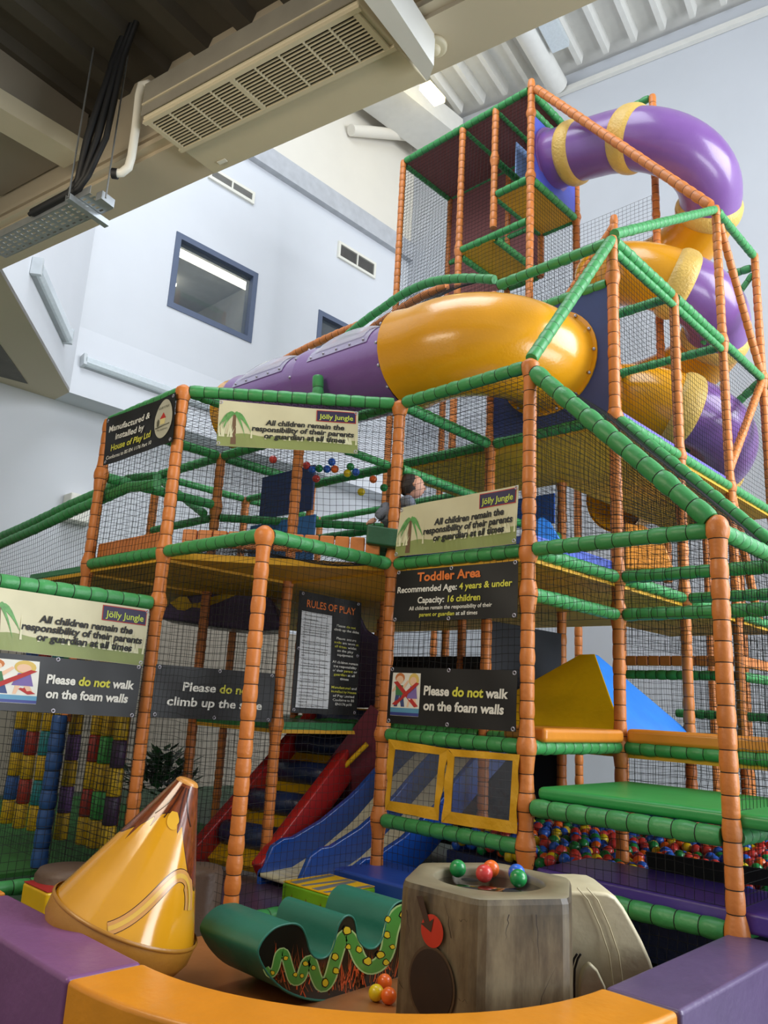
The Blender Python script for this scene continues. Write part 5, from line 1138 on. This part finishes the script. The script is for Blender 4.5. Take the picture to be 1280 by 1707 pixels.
# balls caught in the net above the second level
for c, px, py, D, lab in (('red', 455, 766, 7.0, 'red ball left of the post under the upper cream banner'), ('red', 511, 776, 7.2, 'red ball just right of the post, leftmost of the upper ball row'), ('blue', 520, 783, 7.2, 'blue ball second in the upper ball row'), ('green', 532, 781, 7.2, 'green ball third in the upper ball row'), ('blue', 545, 782, 7.2, 'blue ball between the green and the orange ball of the upper row'), ('orange', 558, 782, 7.2, 'orange ball in the upper ball row'), ('yellow', 579, 789, 7.2, 'yellow ball between the orange ball and the blue ball of the upper row'),
                         ('green', 584, 778, 7.2, 'green ball above the yellow one in the upper row'), ('blue', 593, 787, 7.2, 'blue ball at the right end of the upper row'), ('red', 527, 798, 7.2, 'red ball hanging just below the upper row'), ('orange', 622, 799, 7.2, 'orange ball lower right of the upper row'), ('yellow', 602, 820, 7.2, 'yellow ball lowest below the upper row'), ('blue', 553, 770, 7.2, 'blue ball above the orange one in the upper row'), ('green', 640, 813, 7.2, 'green ball nearest the post at the lower right')):
    ball(c, at_d(px, py, D), lab)

# ------------------------------------------------------------------ the child on the second level
ch = thing('person', 'small child with dark hair and grey top crouching behind the net beside an orange post', 'person'); D = 6.05
J = {'hip': (655, 872), 'waist': (664, 860), 'chest': (678, 843), 'neck': (684, 832), 'sh': (680, 838), 'el': (688, 856), 'ha': (700, 872), 'kn': (640, 852), 'an': (628, 868), 'to': (621, 874), 'kn2': (668, 885), 'an2': (652, 893), 'to2': (645, 896)}
W3 = {k: at_d(px, py, D+(.08 if k.endswith('2') else 0)) for k, (px, py) in J.items()}; oC = W3['hip'].copy(); ch.location = oC
def skin(name, verts, edges, radii, m_, lv=2):
    me = bpy.data.meshes.new(name); me.from_pydata([tuple(v) for v in verts], edges, []); o = bpy.data.objects.new(name, me); COL.objects.link(o); o.parent = ch
    md = o.modifiers.new('skin', 'SKIN'); sv = me.skin_vertices[0].data if me.skin_vertices else None
    if sv is None: bm_ = bmesh.new(); bm_.from_mesh(me); bm_.verts.layers.skin.verify(); bm_.to_mesh(me); bm_.free(); sv = me.skin_vertices[0].data
    for i, r in enumerate(radii): sv[i].radius = (r, r)
    sv[0].use_root = True; s2_ = o.modifiers.new('sub', 'SUBSURF'); s2_.levels = lv; s2_.render_levels = lv; me.materials.append(m_); return o
GREYC = mat('grey_child_clothes', '#6f7480', .8, bump=.2); SKIN = mat('child_skin', '#d9a184', .5)
sd_ = dv*.09
names = ['hip', 'waist', 'chest', 'neck']; vs = [W3[n]-oC for n in names]; ed = [(0, 1), (1, 2), (2, 3)]; ra = [.085, .085, .08, .04]
def chain(pts, rad, root):
    global vs, ed, ra
    prev = root
    for p, r in zip(pts, rad): vs.append(p); ra.append(r); ed.append((prev, len(vs)-1)); prev = len(vs)-1
for s_ in (-1, 1):
    chain([W3['sh']-oC+sd_*s_, W3['el']-oC+sd_*1.3*s_, W3['ha']-oC+sd_*1.2*s_], [.045, .035, .028], 2)
chain([W3['kn']-oC-sd_*.7, W3['an']-oC-sd_*.7], [.055, .036], 0); chain([W3['kn2']-oC+sd_*.7, W3['an2']-oC+sd_*.7], [.055, .036], 0)
body = skin('body', vs, ed, ra, GREYC)
hd = at_d(690, 812, D)-oC
b = MB(); b.ball(hd, .082, 20, 14, 0, (1, 1, 1.12)); rt = RT
b.ball(hd+rt*.078-Z*.012, .016, 8, 6, 0); b.ball(hd+rt*.0-dv*.08, .018, 8, 6, 0); b.build('head', SKIN, ch)
b = MB(); b.lathe([(.001, .098), (.045, .088), (.078, .05), (.09, .0), (.088, -.04), (.05, -.07)], hd-rt*.034+Z*.006, 20, 0, True); b.build('hair', mat('dark_brown_hair', '#2a211c', .6, var=.3, vscale=40), ch)
b = MB()
for s_ in (-1, 1): b.ball(hd+rt*.07-dv*.03*s_+Z*.01, .009, 8, 6)
b.build('eyes', mat('eye_dark', '#1a1512', .3), ch)
b = MB(); b.obox(hd+rt*.074-Z*.045-dv*.015, hd+rt*.074-Z*.045+dv*.015, rt*.004, Z*.003); b.build('mouth', mat('lip', '#b06a5c', .5), ch)
for nm, base, d_ in (('hand', W3['ha']-oC-sd_*1.2, (RT*.8-Z*.5).normalized()), ('hand', W3['ha']-oC+sd_*1.2, (RT*.8-Z*.5).normalized()), ('foot', W3['an']-oC-sd_*.7, (-RT*.8-Z*.4).normalized()), ('foot', W3['an2']-oC+sd_*.7, (-RT*.8-Z*.4).normalized())):
    L_ = .05 if nm == 'hand' else .075; vv = [base, base+d_*L_*.6, base+d_*L_]; ee = [(0, 1), (1, 2)]; rr = [.022, .024, .018]
    for k in range(5):
        o_ = dv*(.011*(k-2)); f0 = base+d_*L_+o_; vv += [f0, f0+d_*(.022+.004*(2-abs(k-2)))*(1 if nm == 'hand' else .5)-Z*.006]; ee += [(2, len(vv)-2), (len(vv)-2, len(vv)-1)]; rr += [.0075, .006]
    skin(nm, vv, ee, rr, SKIN, 1)
b = MB(); q = on_plane(655, 905, at_d(655, 872, D+.12), V((FW.x, FW.y, 0))); b.obox(at_d(612, 890, D+.05)-Z*.06, at_d(706, 904, D+.05)-Z*.06, dv*.3, Z*.07); tag(b.build('foam_step', vinyl('dark_green_step', '#2c5a3c', .5), bevel=.015), 'dark green foam step the child crouches on', 'foam block')
